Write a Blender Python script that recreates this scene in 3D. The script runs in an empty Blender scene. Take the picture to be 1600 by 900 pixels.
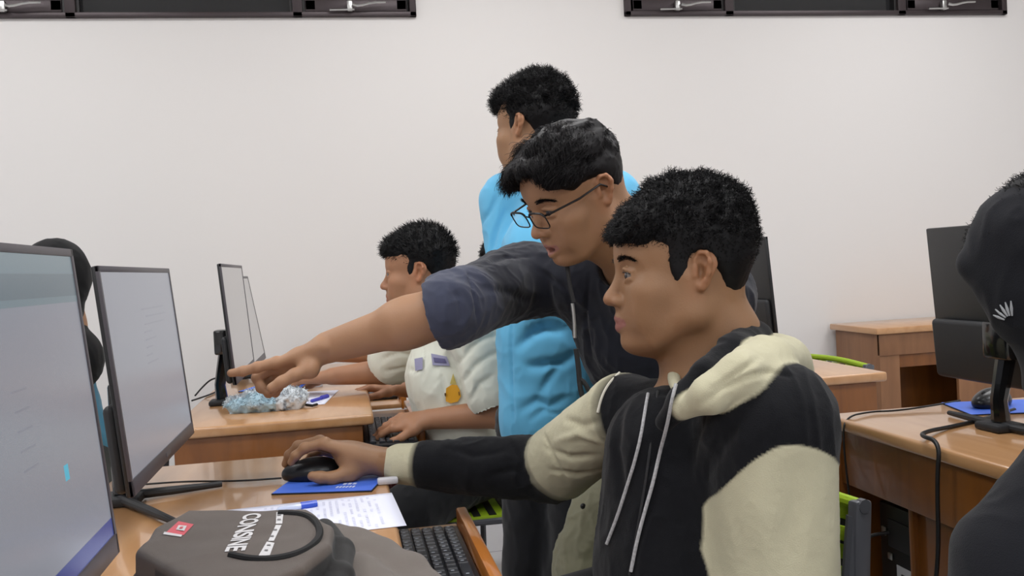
import bpy, bmesh, math, random
import numpy as np
from mathutils import Vector, Matrix
from mathutils.bvhtree import BVHTree

# ---------------------------------------------------------------- camera, light, exposure
SC = bpy.context.scene
COL = SC.collection
FPX = 1450.0
CAMPOS = np.array([0.0, 0.0, 1.12])
def _basis(vx=535.0, vy=430.0, roll=3.0):
    r = math.radians(roll)
    Y = np.array([(vx - 800) / FPX, (vy - 450) / FPX, 1.0]); Y /= np.linalg.norm(Y)
    a = np.array([-math.sin(r), -math.cos(r)])
    U = np.array([a[0], a[1], -(a @ Y[:2]) / Y[2]]); U /= np.linalg.norm(U)
    X = np.cross(Y, U)
    if X[0] < 0: X = -X
    return np.stack([X, Y, U])
CM = _basis()                       # rows: world axes in camera coordinates (x right, y down, z forward)
cam_data = bpy.data.cameras.new('camera')
cam = bpy.data.objects.new('camera', cam_data); COL.objects.link(cam)
cam_data.sensor_width = 36.0
cam_data.lens = 36.0 * FPX / 1600.0
cam_data.clip_start = 0.02
_r = CM @ np.array([1, 0, 0]); _u = CM @ np.array([0, -1, 0]); _b = CM @ np.array([0, 0, -1])
cam.matrix_world = Matrix(((_r[0], _u[0], _b[0], 0), (_r[1], _u[1], _b[1], 0), (_r[2], _u[2], _b[2], 1.12), (0, 0, 0, 1)))
SC.camera = cam
SC.view_settings.view_transform = 'Standard'
SC.view_settings.look = 'None'
SC.view_settings.gamma = 1.0
SC.view_settings.use_curve_mapping = False
SC.view_settings.exposure = 0.10
world = bpy.data.worlds.new('night'); SC.world = world
world.use_nodes = True
world.node_tree.nodes['Background'].inputs[0].default_value = (0.35, 0.40, 0.5, 1)
world.node_tree.nodes['Background'].inputs[1].default_value = 0.10

LAMPS = [(-1.6, -1.2), (0.6, -1.2), (2.8, -1.2), (-1.6, 1.2), (0.6, 1.2), (2.8, 1.2), (-1.6, 3.1), (0.6, 3.1), (2.8, 3.1)]
LAMP_W = [20, 20, 20, 16, 16, 16, 12, 12, 12]
def area(name, loc, rot, sx, sy, watts, col=(1, 1, 1)):
    l = bpy.data.lights.new(name, 'AREA'); l.shape = 'RECTANGLE'; l.size = sx; l.size_y = sy
    l.energy = watts; l.color = col
    o = bpy.data.objects.new(name, l); o.location = loc; o.rotation_euler = rot; COL.objects.link(o)
    return o
for (lx, ly), w in zip(LAMPS, LAMP_W):
    area('ceiling_lamp_light', (lx, ly, 2.92), (0, 0, 0), 1.15, 0.55, w, (0.985, 0.99, 1.0))

def P(px, py, d):
    """world point seen at pixel (px, py) at forward distance d from the camera"""
    v = np.array([(px - 800) / FPX * d, (py - 450) / FPX * d, d])
    return CAMPOS + CM @ v
def CV(x, y, z):
    """camera-frame direction (x right, y up, z away) to world"""
    return CM @ np.array([x, -y, z], float)
def ray(px, py):
    v = CM @ np.array([(px - 800) / FPX, (py - 450) / FPX, 1.0]); return v / np.linalg.norm(v)
def onz(px, py, z):
    v = ray(px, py); return CAMPOS + v * ((z - CAMPOS[2]) / v[2])

# ---------------------------------------------------------------- materials
def srgb(r, g, b):
    f = lambda c: (c / 12.92 if c <= 0.04045 else ((c + 0.055) / 1.055) ** 2.4)
    return (f(r / 255), f(g / 255), f(b / 255))
MATS = {}
def mat(name, col, rough=0.5, metal=0.0, spec=0.5, coat=0.0, emit=None, es=1.0, bump=0.0, bscale=200.0, vary=0.0, vscale=8.0,
        trans=0.0, alpha=1.0, sss=0.0, sheen=0.0, vcol=False, coatr=0.05):
    m = bpy.data.materials.new(name); m.use_nodes = True
    nt = m.node_tree; b = nt.nodes['Principled BSDF']
    def setin(k, v):
        if k in b.inputs: b.inputs[k].default_value = v
    setin('Base Color', (*col, 1)); setin('Roughness', rough); setin('Metallic', metal); setin('Specular IOR Level', spec)
    setin('Coat Weight', coat); setin('Coat Roughness', coatr); setin('Transmission Weight', trans); setin('Alpha', alpha)
    if sss: setin('Subsurface Weight', sss); b.inputs['Subsurface Radius'].default_value = (1, .35, .18); setin('Subsurface Scale', 0.006)
    if sheen: setin('Sheen Weight', sheen); setin('Sheen Roughness', .5)
    if emit is not None: setin('Emission Color', (*emit, 1)); setin('Emission Strength', es)
    tc = nt.nodes.new('ShaderNodeTexCoord')
    src = None
    if vcol:
        a = nt.nodes.new('ShaderNodeAttribute'); a.attribute_name = 'Col'; src = a.outputs['Color']
        nt.links.new(src, b.inputs['Base Color'])
    if vary:
        n = nt.nodes.new('ShaderNodeTexNoise'); n.inputs['Scale'].default_value = vscale; n.inputs['Detail'].default_value = 4
        nt.links.new(tc.outputs['Object'], n.inputs['Vector'])
        mr = nt.nodes.new('ShaderNodeMapRange'); mr.inputs['To Min'].default_value = 1 - vary; mr.inputs['To Max'].default_value = 1 + vary
        nt.links.new(n.outputs['Fac'], mr.inputs['Value'])
        mx = nt.nodes.new('ShaderNodeVectorMath'); mx.operation = 'SCALE'
        if src: nt.links.new(src, mx.inputs[0])
        else: mx.inputs[0].default_value = col
        nt.links.new(mr.outputs[0], mx.inputs['Scale']); nt.links.new(mx.outputs[0], b.inputs['Base Color'])
    if bump:
        n2 = nt.nodes.new('ShaderNodeTexNoise'); n2.inputs['Scale'].default_value = bscale; n2.inputs['Detail'].default_value = 3
        nt.links.new(tc.outputs['Object'], n2.inputs['Vector'])
        bp = nt.nodes.new('ShaderNodeBump'); bp.inputs['Strength'].default_value = bump; bp.inputs['Distance'].default_value = 0.002
        nt.links.new(n2.outputs['Fac'], bp.inputs['Height']); nt.links.new(bp.outputs['Normal'], b.inputs['Normal'])
    MATS[name] = m
    return m
def wood(name, c1, c2, rough, coat=0.0, sc=(1.2, 9, 9), spec=0.5):
    m = mat(name, c1, rough, coat=coat, coatr=0.06, spec=spec)
    nt = m.node_tree; b = nt.nodes['Principled BSDF']
    tc = nt.nodes.new('ShaderNodeTexCoord'); mp = nt.nodes.new('ShaderNodeMapping'); mp.inputs['Scale'].default_value = sc
    nt.links.new(tc.outputs['Object'], mp.inputs['Vector'])
    n = nt.nodes.new('ShaderNodeTexNoise'); n.inputs['Scale'].default_value = 3.0; n.inputs['Detail'].default_value = 8; n.inputs['Distortion'].default_value = 0.6
    nt.links.new(mp.outputs[0], n.inputs['Vector'])
    cr = nt.nodes.new('ShaderNodeValToRGB')
    cr.color_ramp.elements[0].position = .3; cr.color_ramp.elements[0].color = (*c2, 1)
    cr.color_ramp.elements[1].position = .68; cr.color_ramp.elements[1].color = (*c1, 1)
    nt.links.new(n.outputs['Fac'], cr.inputs['Fac']); nt.links.new(cr.outputs['Color'], b.inputs['Base Color'])
    return m
M_wall = mat('wall_paint', srgb(226, 223, 221), .75, spec=.2, bump=.05, bscale=60, vary=.012, vscale=1.3)
M_ceil = mat('ceiling_paint', srgb(235, 235, 232), .9, spec=.1)
M_desk = wood('desk_laminate_with_sheen', srgb(196, 150, 106), srgb(182, 134, 88), .28, coat=.6, sc=(9, 1.2, 9))  # paler than the sides: glossy reflection on the tops is put into the colour
M_deskside = wood('desk_side_laminate', srgb(134, 80, 28), srgb(110, 62, 16), .38, coat=.25, sc=(6, 6, 1.0))
M_deskedge = wood('desk_edge_band', srgb(186, 116, 48), srgb(166, 98, 36), .3, coat=.5, sc=(6, 1.2, 6))
M_deskwarm = wood('desk_dull_laminate', srgb(140, 98, 66), srgb(122, 84, 56), .45, sc=(6, 6, 1.0))
M_black = mat('black_plastic', srgb(22, 23, 26), .38, bump=.1, bscale=500)
M_blackgloss = mat('glossy_black_plastic', srgb(14, 15, 17), .16, coat=.4)
M_blackmatte = mat('matte_black_plastic', srgb(30, 31, 34), .6)
M_bezel = mat('grey_bezel', srgb(70, 66, 72), .4)
M_key = mat('key_plastic', srgb(34, 36, 42), .45)
M_keymark = mat('key_print', srgb(150, 155, 165), .5)
M_grey = mat('grey_painted_metal', srgb(98, 100, 106), .4, metal=.3)
M_steel = mat('brushed_steel', srgb(190, 190, 188), .3, metal=1.0)
M_green = mat('lime_webbing', srgb(158, 190, 30), .6, bump=.4, bscale=300)
M_webblack = mat('black_webbing', srgb(28, 30, 24), .7, bump=.4, bscale=300)
M_frame = mat('bronze_aluminium', srgb(66, 58, 60), .4, metal=.5)
M_framedark = mat('dark_gasket', srgb(24, 21, 22), .5)
M_glass = mat('dark_window_glass', srgb(52, 52, 54), .08, trans=.35, spec=.6)
M_paper = mat('white_paper', srgb(232, 234, 250), .7)
M_ink = mat('pale_ink', srgb(216, 218, 236), .8)
M_inkblue = mat('blue_ink', srgb(70, 72, 180), .6)
M_padblue = mat('mouse_pad_blue', srgb(66, 108, 214), .55, vary=.12, vscale=30)
M_padprint = mat('mouse_pad_print', srgb(200, 210, 235), .6)
M_rubber = mat('black_rubber', srgb(16, 16, 18), .8)
M_cable = mat('black_cable', srgb(18, 18, 20), .5)
M_white = mat('white_label', srgb(205, 205, 212), .6)
M_tile = mat('floor_tile', srgb(205, 206, 210), .25, coat=.2)
M_penblue = mat('pen_blue', srgb(48, 84, 200), .3)
M_penclear = mat('pen_clear', srgb(205, 215, 240), .2, spec=.6)
# floor tile grid with grout lines
def _tile():
    nt = M_tile.node_tree; b = nt.nodes['Principled BSDF']
    tc = nt.nodes.new('ShaderNodeTexCoord'); br = nt.nodes.new('ShaderNodeTexBrick')
    br.offset = 0; br.inputs['Scale'].default_value = 1.0; br.inputs['Brick Width'].default_value = .4; br.inputs['Row Height'].default_value = .4
    br.inputs['Mortar Size'].default_value = .004; br.inputs['Color1'].default_value = (*srgb(208, 209, 214), 1)
    br.inputs['Color2'].default_value = (*srgb(200, 201, 206), 1); br.inputs['Mortar'].default_value = (*srgb(150, 150, 155), 1)
    nt.links.new(tc.outputs['Object'], br.inputs['Vector']); nt.links.new(br.outputs['Color'], b.inputs['Base Color'])
_tile()

# ---------------------------------------------------------------- object helpers
def tag(o, label=None, cat=None, group=None, kind=None):
    if label: o['label'] = label
    if cat: o['category'] = cat
    if group: o['group'] = group
    if kind: o['kind'] = kind
    return o
def empty(name, loc=(0, 0, 0), rz=0.0, parent=None):
    o = bpy.data.objects.new(name, None); COL.objects.link(o); o.location = loc; o.rotation_euler = (0, 0, rz)
    o.empty_display_size = .05
    if parent: o.parent = parent
    return o
class MB:
    def __init__(s): s.bm = bmesh.new()
    def _mi(s, faces, mi):
        if mi:
            for f in faces: f.material_index = mi
    def box(s, x0, x1, y0, y1, z0, z1, bev=0.0, seg=2, mi=0, mtx=None):
        bm = bmesh.new()
        bmesh.ops.create_cube(bm, size=1.0)
        for v in bm.verts:
            v.co = Vector(((x0 + x1) / 2 + v.co.x * (x1 - x0), (y0 + y1) / 2 + v.co.y * (y1 - y0), (z0 + z1) / 2 + v.co.z * (z1 - z0)))
        if bev > 0:
            bmesh.ops.bevel(bm, geom=list(bm.edges), offset=bev, segments=seg, affect='EDGES', profile=.5)
        if mtx is not None: bmesh.ops.transform(bm, matrix=mtx, verts=list(bm.verts))
        for f in bm.faces: f.material_index = mi
        s._join(bm); return s
    def _join(s, bm):
        me = bpy.data.meshes.new('tmp'); bm.to_mesh(me); bm.free(); s.bm.from_mesh(me); bpy.data.meshes.remove(me)
    def tube(s, pts, r, n=8, mi=0, caps=True, smooth_iter=0):
        pts = [Vector(p) for p in pts]
        if smooth_iter:
            for _ in range(smooth_iter):
                q = [pts[0]]
                for a, b in zip(pts[:-1], pts[1:]):
                    q += [a * .75 + b * .25, a * .25 + b * .75]
                q.append(pts[-1]); pts = q
        rs = r if isinstance(r, (list, tuple)) else [r] * len(pts)
        if len(rs) != len(pts): rs = [rs[0] + (rs[-1] - rs[0]) * i / (len(pts) - 1) for i in range(len(pts))]
        prev = None; rings = []
        up = None
        for i, p in enumerate(pts):
            t = (pts[min(i + 1, len(pts) - 1)] - pts[max(i - 1, 0)])
            if t.length < 1e-9: t = Vector((0, 0, 1))
            t.normalize()
            if up is None:
                up = t.orthogonal().normalized()
            else:
                up = (up - t * up.dot(t))
                up = up.normalized() if up.length > 1e-6 else t.orthogonal().normalized()
            w = t.cross(up)
            rings.append([s.bm.verts.new(p + (up * math.cos(2 * math.pi * k / n) + w * math.sin(2 * math.pi * k / n)) * rs[i]) for k in range(n)])
        fs = []
        for a, b in zip(rings[:-1], rings[1:]):
            for k in range(n): fs.append(s.bm.faces.new((a[k], a[(k + 1) % n], b[(k + 1) % n], b[k])))
        if caps:
            fs.append(s.bm.faces.new(rings[0][::-1])); fs.append(s.bm.faces.new(rings[-1]))
        s._mi(fs, mi); return s
    def quad(s, a, b, c, d, mi=0):
        f = s.bm.faces.new([s.bm.verts.new(Vector(p)) for p in (a, b, c, d)]); f.material_index = mi; return s
    def prism(s, pts, h, mi=0):
        """pts: 3D polygon, extruded by vector h"""
        h = Vector(h); a = [s.bm.verts.new(Vector(p)) for p in pts]; b = [s.bm.verts.new(Vector(p) + h) for p in pts]
        n = len(pts); fs = [s.bm.faces.new(a[::-1]), s.bm.faces.new(b)]
        for i in range(n): fs.append(s.bm.faces.new((a[i], a[(i + 1) % n], b[(i + 1) % n], b[i])))
        s._mi(fs, mi); return s
    def ellipsoid(s, c, r, mi=0, u=20, v=12, mtx=None):
        bm = bmesh.new(); bmesh.ops.create_uvsphere(bm, u_segments=u, v_segments=v, radius=1)
        for q in bm.verts: q.co = Vector((c[0] + q.co.x * r[0], c[1] + q.co.y * r[1], c[2] + q.co.z * r[2]))
        if mtx is not None: bmesh.ops.transform(bm, matrix=mtx, verts=list(bm.verts))
        for f in bm.faces: f.material_index = mi
        s._join(bm); return s
    def build(s, name, mats, parent=None, smooth=True, loc=None):
        bmesh.ops.recalc_face_normals(s.bm, faces=list(s.bm.faces))
        me = bpy.data.meshes.new(name); s.bm.to_mesh(me); s.bm.free()
        if not isinstance(mats, (list, tuple)): mats = [mats]
        for m in mats: me.materials.append(m)
        if smooth:
            for p in me.polygons: p.use_smooth = True
            try: me.set_sharp_from_angle(angle=math.radians(35))
            except Exception: pass
        o = bpy.data.objects.new(name, me); COL.objects.link(o)
        if loc is not None: o.location = loc
        if parent: o.parent = parent
        return o
def children(o): return [c for c in bpy.data.objects if c.parent == o]
def copy_tree(o, parent=None):
    c = o.copy(); COL.objects.link(c); c.parent = parent
    for ch in children(o): copy_tree(ch, c)
    return c

# ---------------------------------------------------------------- room
X0, X1, Y0, Y1, Z1 = -3.2, 4.6, -3.0, 4.3, 3.0
WIN = [(-1.66, 0.40), (1.397, 3.454)]; WZ0, WZ1 = 2.288, 2.84
tag(MB().box(X0 - .1, X1 + .1, Y0 - .1, Y1 + .1, -.1, 0).build('floor', M_tile, smooth=False), kind='structure')
tag(MB().box(X0 - .1, X1 + .1, Y0 - .1, Y1 + .1, Z1, Z1 + .1).build('ceiling', M_ceil, smooth=False), kind='structure')
w = MB()
w.box(X0, X1, Y1, Y1 + .15, 0, WZ0).box(X0, X1, Y1, Y1 + .15, WZ1, Z1)
w.box(X0, WIN[0][0], Y1, Y1 + .15, WZ0, WZ1).box(WIN[0][1], WIN[1][0], Y1, Y1 + .15, WZ0, WZ1).box(WIN[1][1], X1, Y1, Y1 + .15, WZ0, WZ1)
tag(w.build('wall_back', M_wall, smooth=False), kind='structure')
tag(MB().box(X0 - .1, X0, Y0, Y1, 0, Z1).build('wall_left', M_wall, smooth=False), kind='structure')
tag(MB().box(X1, X1 + .1, Y0, Y1, 0, Z1).build('wall_right', M_wall, smooth=False), kind='structure')
tag(MB().box(X0, X1, Y0 - .1, Y0, 0, Z1).build('wall_front', M_wall, smooth=False), kind='structure')
tag(MB().box(X0, X1, Y1 - .012, Y1, 0, .09, bev=.003).build('baseboard_back', mat('baseboard_tile', srgb(176, 176, 180), .35), smooth=False), kind='structure')
def handle(parent, x):
    h = MB()
    y = Y1 - .03
    h.box(x - .012, x + .012, y - .014, y + .01, WZ0 + .018, WZ0 + .066, bev=.004)
    h.tube([(x + .016, y - .02, WZ0 + .045), (x + .04, y - .03, WZ0 + .036), (x + .1, y - .034, WZ0 + .05), (x + .16, y - .03, WZ0 + .052)], [.007, .006, .006, .004], 8, smooth_iter=1)
    h.tube([(x - .09, y - .01, WZ0 + .024), (x + .02, y - .01, WZ0 + .026)], .005, 6)
    h.build('handle', M_steel, parent)
for wi, ((a, b), mull, hs) in enumerate(zip(WIN, ((-1.087, -.132), (1.927, 2.855)), ((-1.35, .10), (1.655, 3.08)))):
    W = empty('window_%d' % (wi + 1), (0, 0, 0)); tag(W, kind='structure')
    f = MB(); y0, y1 = Y1 - .022, Y1 + .07
    f.box(a, b, y0, y1, WZ0, WZ0 + .022, bev=.003).box(a, b, y0, y1, WZ1 - .03, WZ1, bev=.003)
    f.box(a, a + .03, y0, y1, WZ0, WZ1, bev=.003).box(b - .03, b, y0, y1, WZ0, WZ1, bev=.003)
    for m in mull: f.box(m - .022, m + .022, y0, y1, WZ0, WZ1, bev=.003)
    f.build('frame', M_frame, W)
    xs = [a + .03, mull[0] - .022, mull[0] + .022, mull[1] - .022, mull[1] + .022, b - .03]
    for k in range(3):
        xa, xb = xs[2 * k], xs[2 * k + 1]
        if k != 1:
            s_ = MB(); yy0, yy1 = Y1 - .012, Y1 + .05
            s_.box(xa + .012, xb - .012, yy0, yy1, WZ0 + .024, WZ0 + .078, bev=.004).box(xa + .012, xb - .012, yy0, yy1, WZ1 - .085, WZ1 - .032, bev=.004)
            s_.box(xa + .012, xa + .06, yy0, yy1, WZ0 + .03, WZ1 - .04, bev=.004).box(xb - .06, xb - .012, yy0, yy1, WZ0 + .03, WZ1 - .04, bev=.004)
            so = s_.build('sash', M_frame, W)
            handle(W, hs[0] if k == 0 else hs[1])
        MB().box(xa, xb, Y1 + .03, Y1 + .036, WZ0 + .02, WZ1 - .03).build('pane', M_glass, W, smooth=False)
    g = MB()
    for m in mull: g.box(m - .034, m - .0225, Y1 - .005, Y1 + .05, WZ0 + .022, WZ1 - .03); g.box(m + .0225, m + .034, Y1 - .005, Y1 + .05, WZ0 + .022, WZ1 - .03)
    g.build('gasket', M_framedark, W, smooth=False)
# ceiling lamps
M_diff = mat('lamp_diffuser', (1, 1, 1), .6, emit=(1, .985, .965), es=2.5)
proto = None
for i, (lx, ly) in enumerate(LAMPS):
    if proto is None:
        L = empty('ceiling_light', (lx, ly, Z1))
        MB().box(-.62, .62, -.32, -.28, -.06, 0, bev=.004).box(-.62, .62, .28, .32, -.06, 0, bev=.004).box(-.62, -.58, -.32, .32, -.06, 0, bev=.004).box(.58, .62, -.32, .32, -.06, 0, bev=.004).build('frame', M_white, L)
        MB().box(-.58, .58, -.28, .28, -.045, -.03).build('diffuser', M_diff, L, smooth=False)
        proto = L
    else:
        L = copy_tree(proto); L.location = (lx, ly, Z1)
    tag(L, 'white rectangular fluorescent light panel on the ceiling', 'ceiling light', 'ceiling light panels')

# ---------------------------------------------------------------- desks
DT = .75
def desk(name_label, x0, x1, y0, y1, back=-1, mid=True, tray_at=(), tag_=True):
    """long computer desk: users sit at +x side; back edge at x0"""
    D = empty('computer_desk', ((x0 + x1) / 2, (y0 + y1) / 2, 0)); tag(D, name_label, 'desk')
    cx, cy = (x0 + x1) / 2, (y0 + y1) / 2; hx, hy = (x1 - x0) / 2, (y1 - y0) / 2
    MB().box(-hx, hx, -hy, hy, DT - .028, DT, bev=.007, seg=3).build('desktop', M_desk, D)
    MB().box(-hx + .012, hx - .03, -hy + .012, -hy + .03, 0, DT - .028, bev=.002).build('side_panel', M_deskside, D)
    MB().box(-hx + .012, hx - .03, hy - .03, hy - .012, 0, DT - .028, bev=.002).build('side_panel', M_deskside, D)
    MB().box(-hx + .02, -hx + .038, -hy + .03, hy - .03, DT - .15, DT - .03, bev=.002).build('apron', M_deskside, D)
    if tag_ == 'backed': MB().box(-hx + .040, -hx + .056, -hy + .03, 1.655 - cy, .05, DT - .13, bev=.002).build('back_panel', M_deskside, D)
    for (a, b) in mid if mid else ():
        MB().box(-hx + .03, hx - .05, a - cy, b - cy, .02, DT - .03, bev=.002).build('divider_panel', M_deskside, D)
    for (a, b) in tray_at:
        T = empty('keyboard_tray', (0, 0, 0), 0, D)
        MB().box(hx - .16, hx + .118, a - cy, b - cy, .645, .661, bev=.003).build('tray_board', M_desk, T)
        MB().box(hx + .118, hx + .137, a - cy, b - cy, .640, .690, bev=.004).build('tray_rail', M_deskedge, T)
    return D
desk('long honey-brown computer desk in front with the bag and blue mouse pad', -.46, .06, .42, 1.99, mid=[(1.14, 1.16)], tray_at=[(.55, 1.1), (1.17, 1.665)])
desk('long honey-brown computer desk near the wall with the fluffy pouch on it', -.46, .06, 2.47, 3.98, mid=[(3.2, 3.22)], tray_at=[(2.36 + .15, 3.12), (3.26, 3.9)])
desk('honey-brown desk at the right carrying a monitor with its back turned', 1.05, 1.57, 1.22, 1.93, mid=[(1.655, 1.67)], tray_at=[], tag_='backed')
desk('honey-brown desk behind the seated boy, lime green chair beyond it', 1.05, 1.57, 2.5, 4.0, mid=[], tray_at=[(3.26, 3.9)])
# desk against the back wall with an open kneehole
D = empty('wall_desk', (3.0, 4.06, 0)); tag(D, 'brown desk against the white back wall with an open kneehole', 'desk')
MB().box(-.62, .9, -.2, .22, DT - .03, DT, bev=.006).build('desktop', M_desk, D)
MB().box(-.60, -.50, -.18, .2, 0, DT - .03, bev=.002).build('side_panel', M_deskwarm, D)
MB().box(-.60, .88, -.185, -.165, DT - .13, DT - .03, bev=.002).build('apron', M_deskwarm, D)
MB().box(-.5, -.2, -.17, -.15, DT - .19, DT - .13, bev=.002).build('drawer', M_deskside, D)
MB().box(-.2, .88, -.18, -.16, 0, DT - .13, bev=.002).build('front_panel', M_deskwarm, D)
MB().box(-.5, .88, .17, .19, 0.05, DT - .13, bev=.002).build('back_panel', M_deskside, D)

# ---------------------------------------------------------------- monitors (screen faces +x)
M_screen = mat('lit_screen', srgb(40, 42, 46), .25, emit=srgb(168, 171, 182), es=.50)
M_scr_bar = mat('screen_toolbar', srgb(40, 42, 46), .25, emit=srgb(140, 158, 166), es=.50)
M_scr_bar2 = mat('screen_toolbar_dark', srgb(40, 42, 46), .25, emit=srgb(126, 140, 148), es=.50)
M_scr_task = mat('screen_taskbar', srgb(20, 22, 46), .25, emit=srgb(76, 88, 160), es=.50)
M_scr_icon = mat('screen_icon', srgb(20, 42, 46), .25, emit=srgb(80, 178, 205), es=.8)
M_scr_text = mat('screen_text', srgb(40, 42, 46), .25, emit=srgb(158, 161, 174), es=.50)
M_scr_pale = mat('pale_lit_screen', srgb(60, 60, 60), .3, emit=srgb(205, 200, 198), es=.42)
SM = [M_screen, M_scr_bar, M_scr_bar2, M_scr_task, M_scr_icon, M_scr_text, M_scr_pale]
def monitor(label, x, yc, zbot, tilt=5.0, w=.55, h=.335, yaw=0.0, content='plain', foot=(.17, .12), lit=True, base_mi=0):
    """screen plane at local x=0 facing +x; origin = bottom centre on the desk"""
    R = empty('monitor', (x, yc, DT), math.radians(yaw)); tag(R, label, 'monitor', None)
    T = Matrix.Translation((0, 0, zbot - DT)) @ Matrix.Rotation(math.radians(-tilt), 4, 'Y')
    b = MB()
    b.box(-.0095, -.001, -w / 2, w / 2, 0, h, bev=.003, mtx=T)
    b.build('housing', M_black, R)
    b = MB(); b.box(-.027, -.008, -w * .488, w * .488, .004, h * .40, bev=.010, seg=3, mtx=T).build('back_cover', M_blackmatte, R)
    b = MB(); t = .009
    b.box(-.004, .0015, -w / 2, w / 2, h - t, h, bev=.001, mtx=T).box(-.004, .0015, -w / 2, w / 2, 0, .024, bev=.001, mtx=T)
    b.box(-.004, .0015, -w / 2, -w / 2 + t, 0, h, bev=.001, mtx=T).box(-.004, .0015, w / 2 - t, w / 2, 0, h, bev=.001, mtx=T)
    b.build('bezel', [M_bezel, M_black][0 if lit else 1], R)
    s = MB()
    def r(y0, y1, z0, z1, mi, e):
        p = [T @ Vector((e, a, c)) for a, c in ((y0, z0), (y1, z0), (y1, z1), (y0, z1))]; s.quad(*p, mi=mi)
    sw, sh = w / 2 - t, h - t
    r(-sw, sw, .024, sh, base_mi, 0)
    if content == 'toolbar':
        r(-sw, sw, sh - .020, sh, 1, .0002); r(-sw, sw, sh - .045, sh - .020, 2, .0002); r(-sw, sw, sh - .052, sh - .045, 1, .0002)
        r(-sw, sw, .024, .044, 3, .0002)
        r(w / 2 - .150, w / 2 - .136, .118, .134, 4, .0002)
        for k in range(5): r(.02, .06, .15 + k * .018, .152 + k * .018, 5, .0002)
    if content == 'text':
        for k, (a, b_) in enumerate(((-.03, .16), (.0, .17), (-.02, .15), (-.03, .03), (-.03, .06), (-.03, .02), (-.04, .01), (-.04, .05))): r(a, b_, .262 - k * .013, .2645 - k * .013, 5, .0002)
    s.build('screen', SM if lit else [M_blackgloss] * 7, R, smooth=False)
    if lit:
        lg = MB(); lg.box(.0015, .0022, -.018, .018, .008, .015, mtx=T).build('maker_badge', M_grey, R)
    n = MB(); n.tube([(-.075, 0, .019), (-.078, 0, .06), (-.052, 0, zbot - DT + h * .30)], [.018, .016, .02], 10)
    n.box(-.085, -.048, -.035, .035, zbot - DT + h * .2, zbot - DT + h * .42, bev=.006)
    n.build('stand_neck', M_blackgloss, R)
    f = MB()
    f.box(-.11, -.045, -.035, .035, .0005, .016, bev=.005)
    for sgn in (-1, 1):
        fx, fy = (foot[0] - .08, sgn * foot[1]) if not isinstance(foot[0], tuple) else foot[0 if sgn > 0 else 1]
        f.tube([(-.08, sgn * .01, .0105), (fx * .5 - .04, fy * .52, .009), (fx, fy, .0065)], [.0085, .0075, .005], 10)
    f.build('stand_foot', M_blackmatte, R)
    return R
monitor('largest monitor at the left edge, bluish lit screen with toolbar and cyan square', -.277, .875, .808, tilt=5, w=.56, h=.36, content='toolbar', foot=(.05, .08))
monitor('monitor with grey lit screen and V-shaped foot, next to the brown bag', -.312, 1.675, .818, tilt=5, content='text', foot=((.078, .055), (.055, -.215)))
monitor('small-looking monitor seen edge-on beside the pointing fingertip', -.302, 2.90, .835, tilt=4, w=.54, content='plain', foot=(.2, .12), base_mi=6)
monitor('farthest edge-on monitor, just behind the one beside the fingertip', -.325, 3.62, .80, tilt=9, w=.54, h=.34, content='plain', base_mi=6)
monitor('black monitor seen from behind on the right desk', 1.325, 1.61, .822, tilt=4, content='plain', foot=(.02, .18), lit=False)
monitor('black monitor partly hidden behind the leaning man', 1.355, 3.03, .838, tilt=4, content='plain', lit=False)

# ================================================================ implicit surfaces -> continuous meshes
def nrm(v):
    v = np.array(v, float); return v / (np.linalg.norm(v) + 1e-12)
def noise3(p, seed=0):
    """smooth value noise in [-1,1] on (...,3) points"""
    f = np.floor(p); t = p - f; t = t * t * (3 - 2 * t); i = f.astype(np.int64)
    def h(a, b, c):
        n = (a * 374761393 + b * 668265263 + c * 2147483647 + seed * 144665) & 0xffffffff
        n = ((n ^ (n >> 13)) * 1274126177) & 0xffffffff
        return ((n ^ (n >> 16)) & 0xffff) / 32767.5 - 1
    x, y, z = i[..., 0], i[..., 1], i[..., 2]; a, b, c = t[..., 0], t[..., 1], t[..., 2]
    l = lambda u, v, s: u + (v - u) * s
    return l(l(l(h(x, y, z), h(x + 1, y, z), a), l(h(x, y + 1, z), h(x + 1, y + 1, z), a), b),
             l(l(h(x, y, z + 1), h(x + 1, y, z + 1), a), l(h(x, y + 1, z + 1), h(x + 1, y + 1, z + 1), a), b), c)
class Frame:
    """local frame: x forward, y left, z up"""
    def __init__(s, o, fwd, up, scale=1.0):
        s.o = np.array(o, float); x = nrm(fwd); u = np.array(up, float); z = nrm(u - x * (u @ x)); y = np.cross(z, x)
        s.R = np.stack([x, y, z]); s.s = scale       # rows = local axes in world
    def w(s, p): return s.o + (np.array(p, float) * s.s) @ s.R
    def l(s, p): return ((p - s.o) @ s.R.T) / s.s
    def d(s, v): return np.array(v, float) @ s.R
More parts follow.
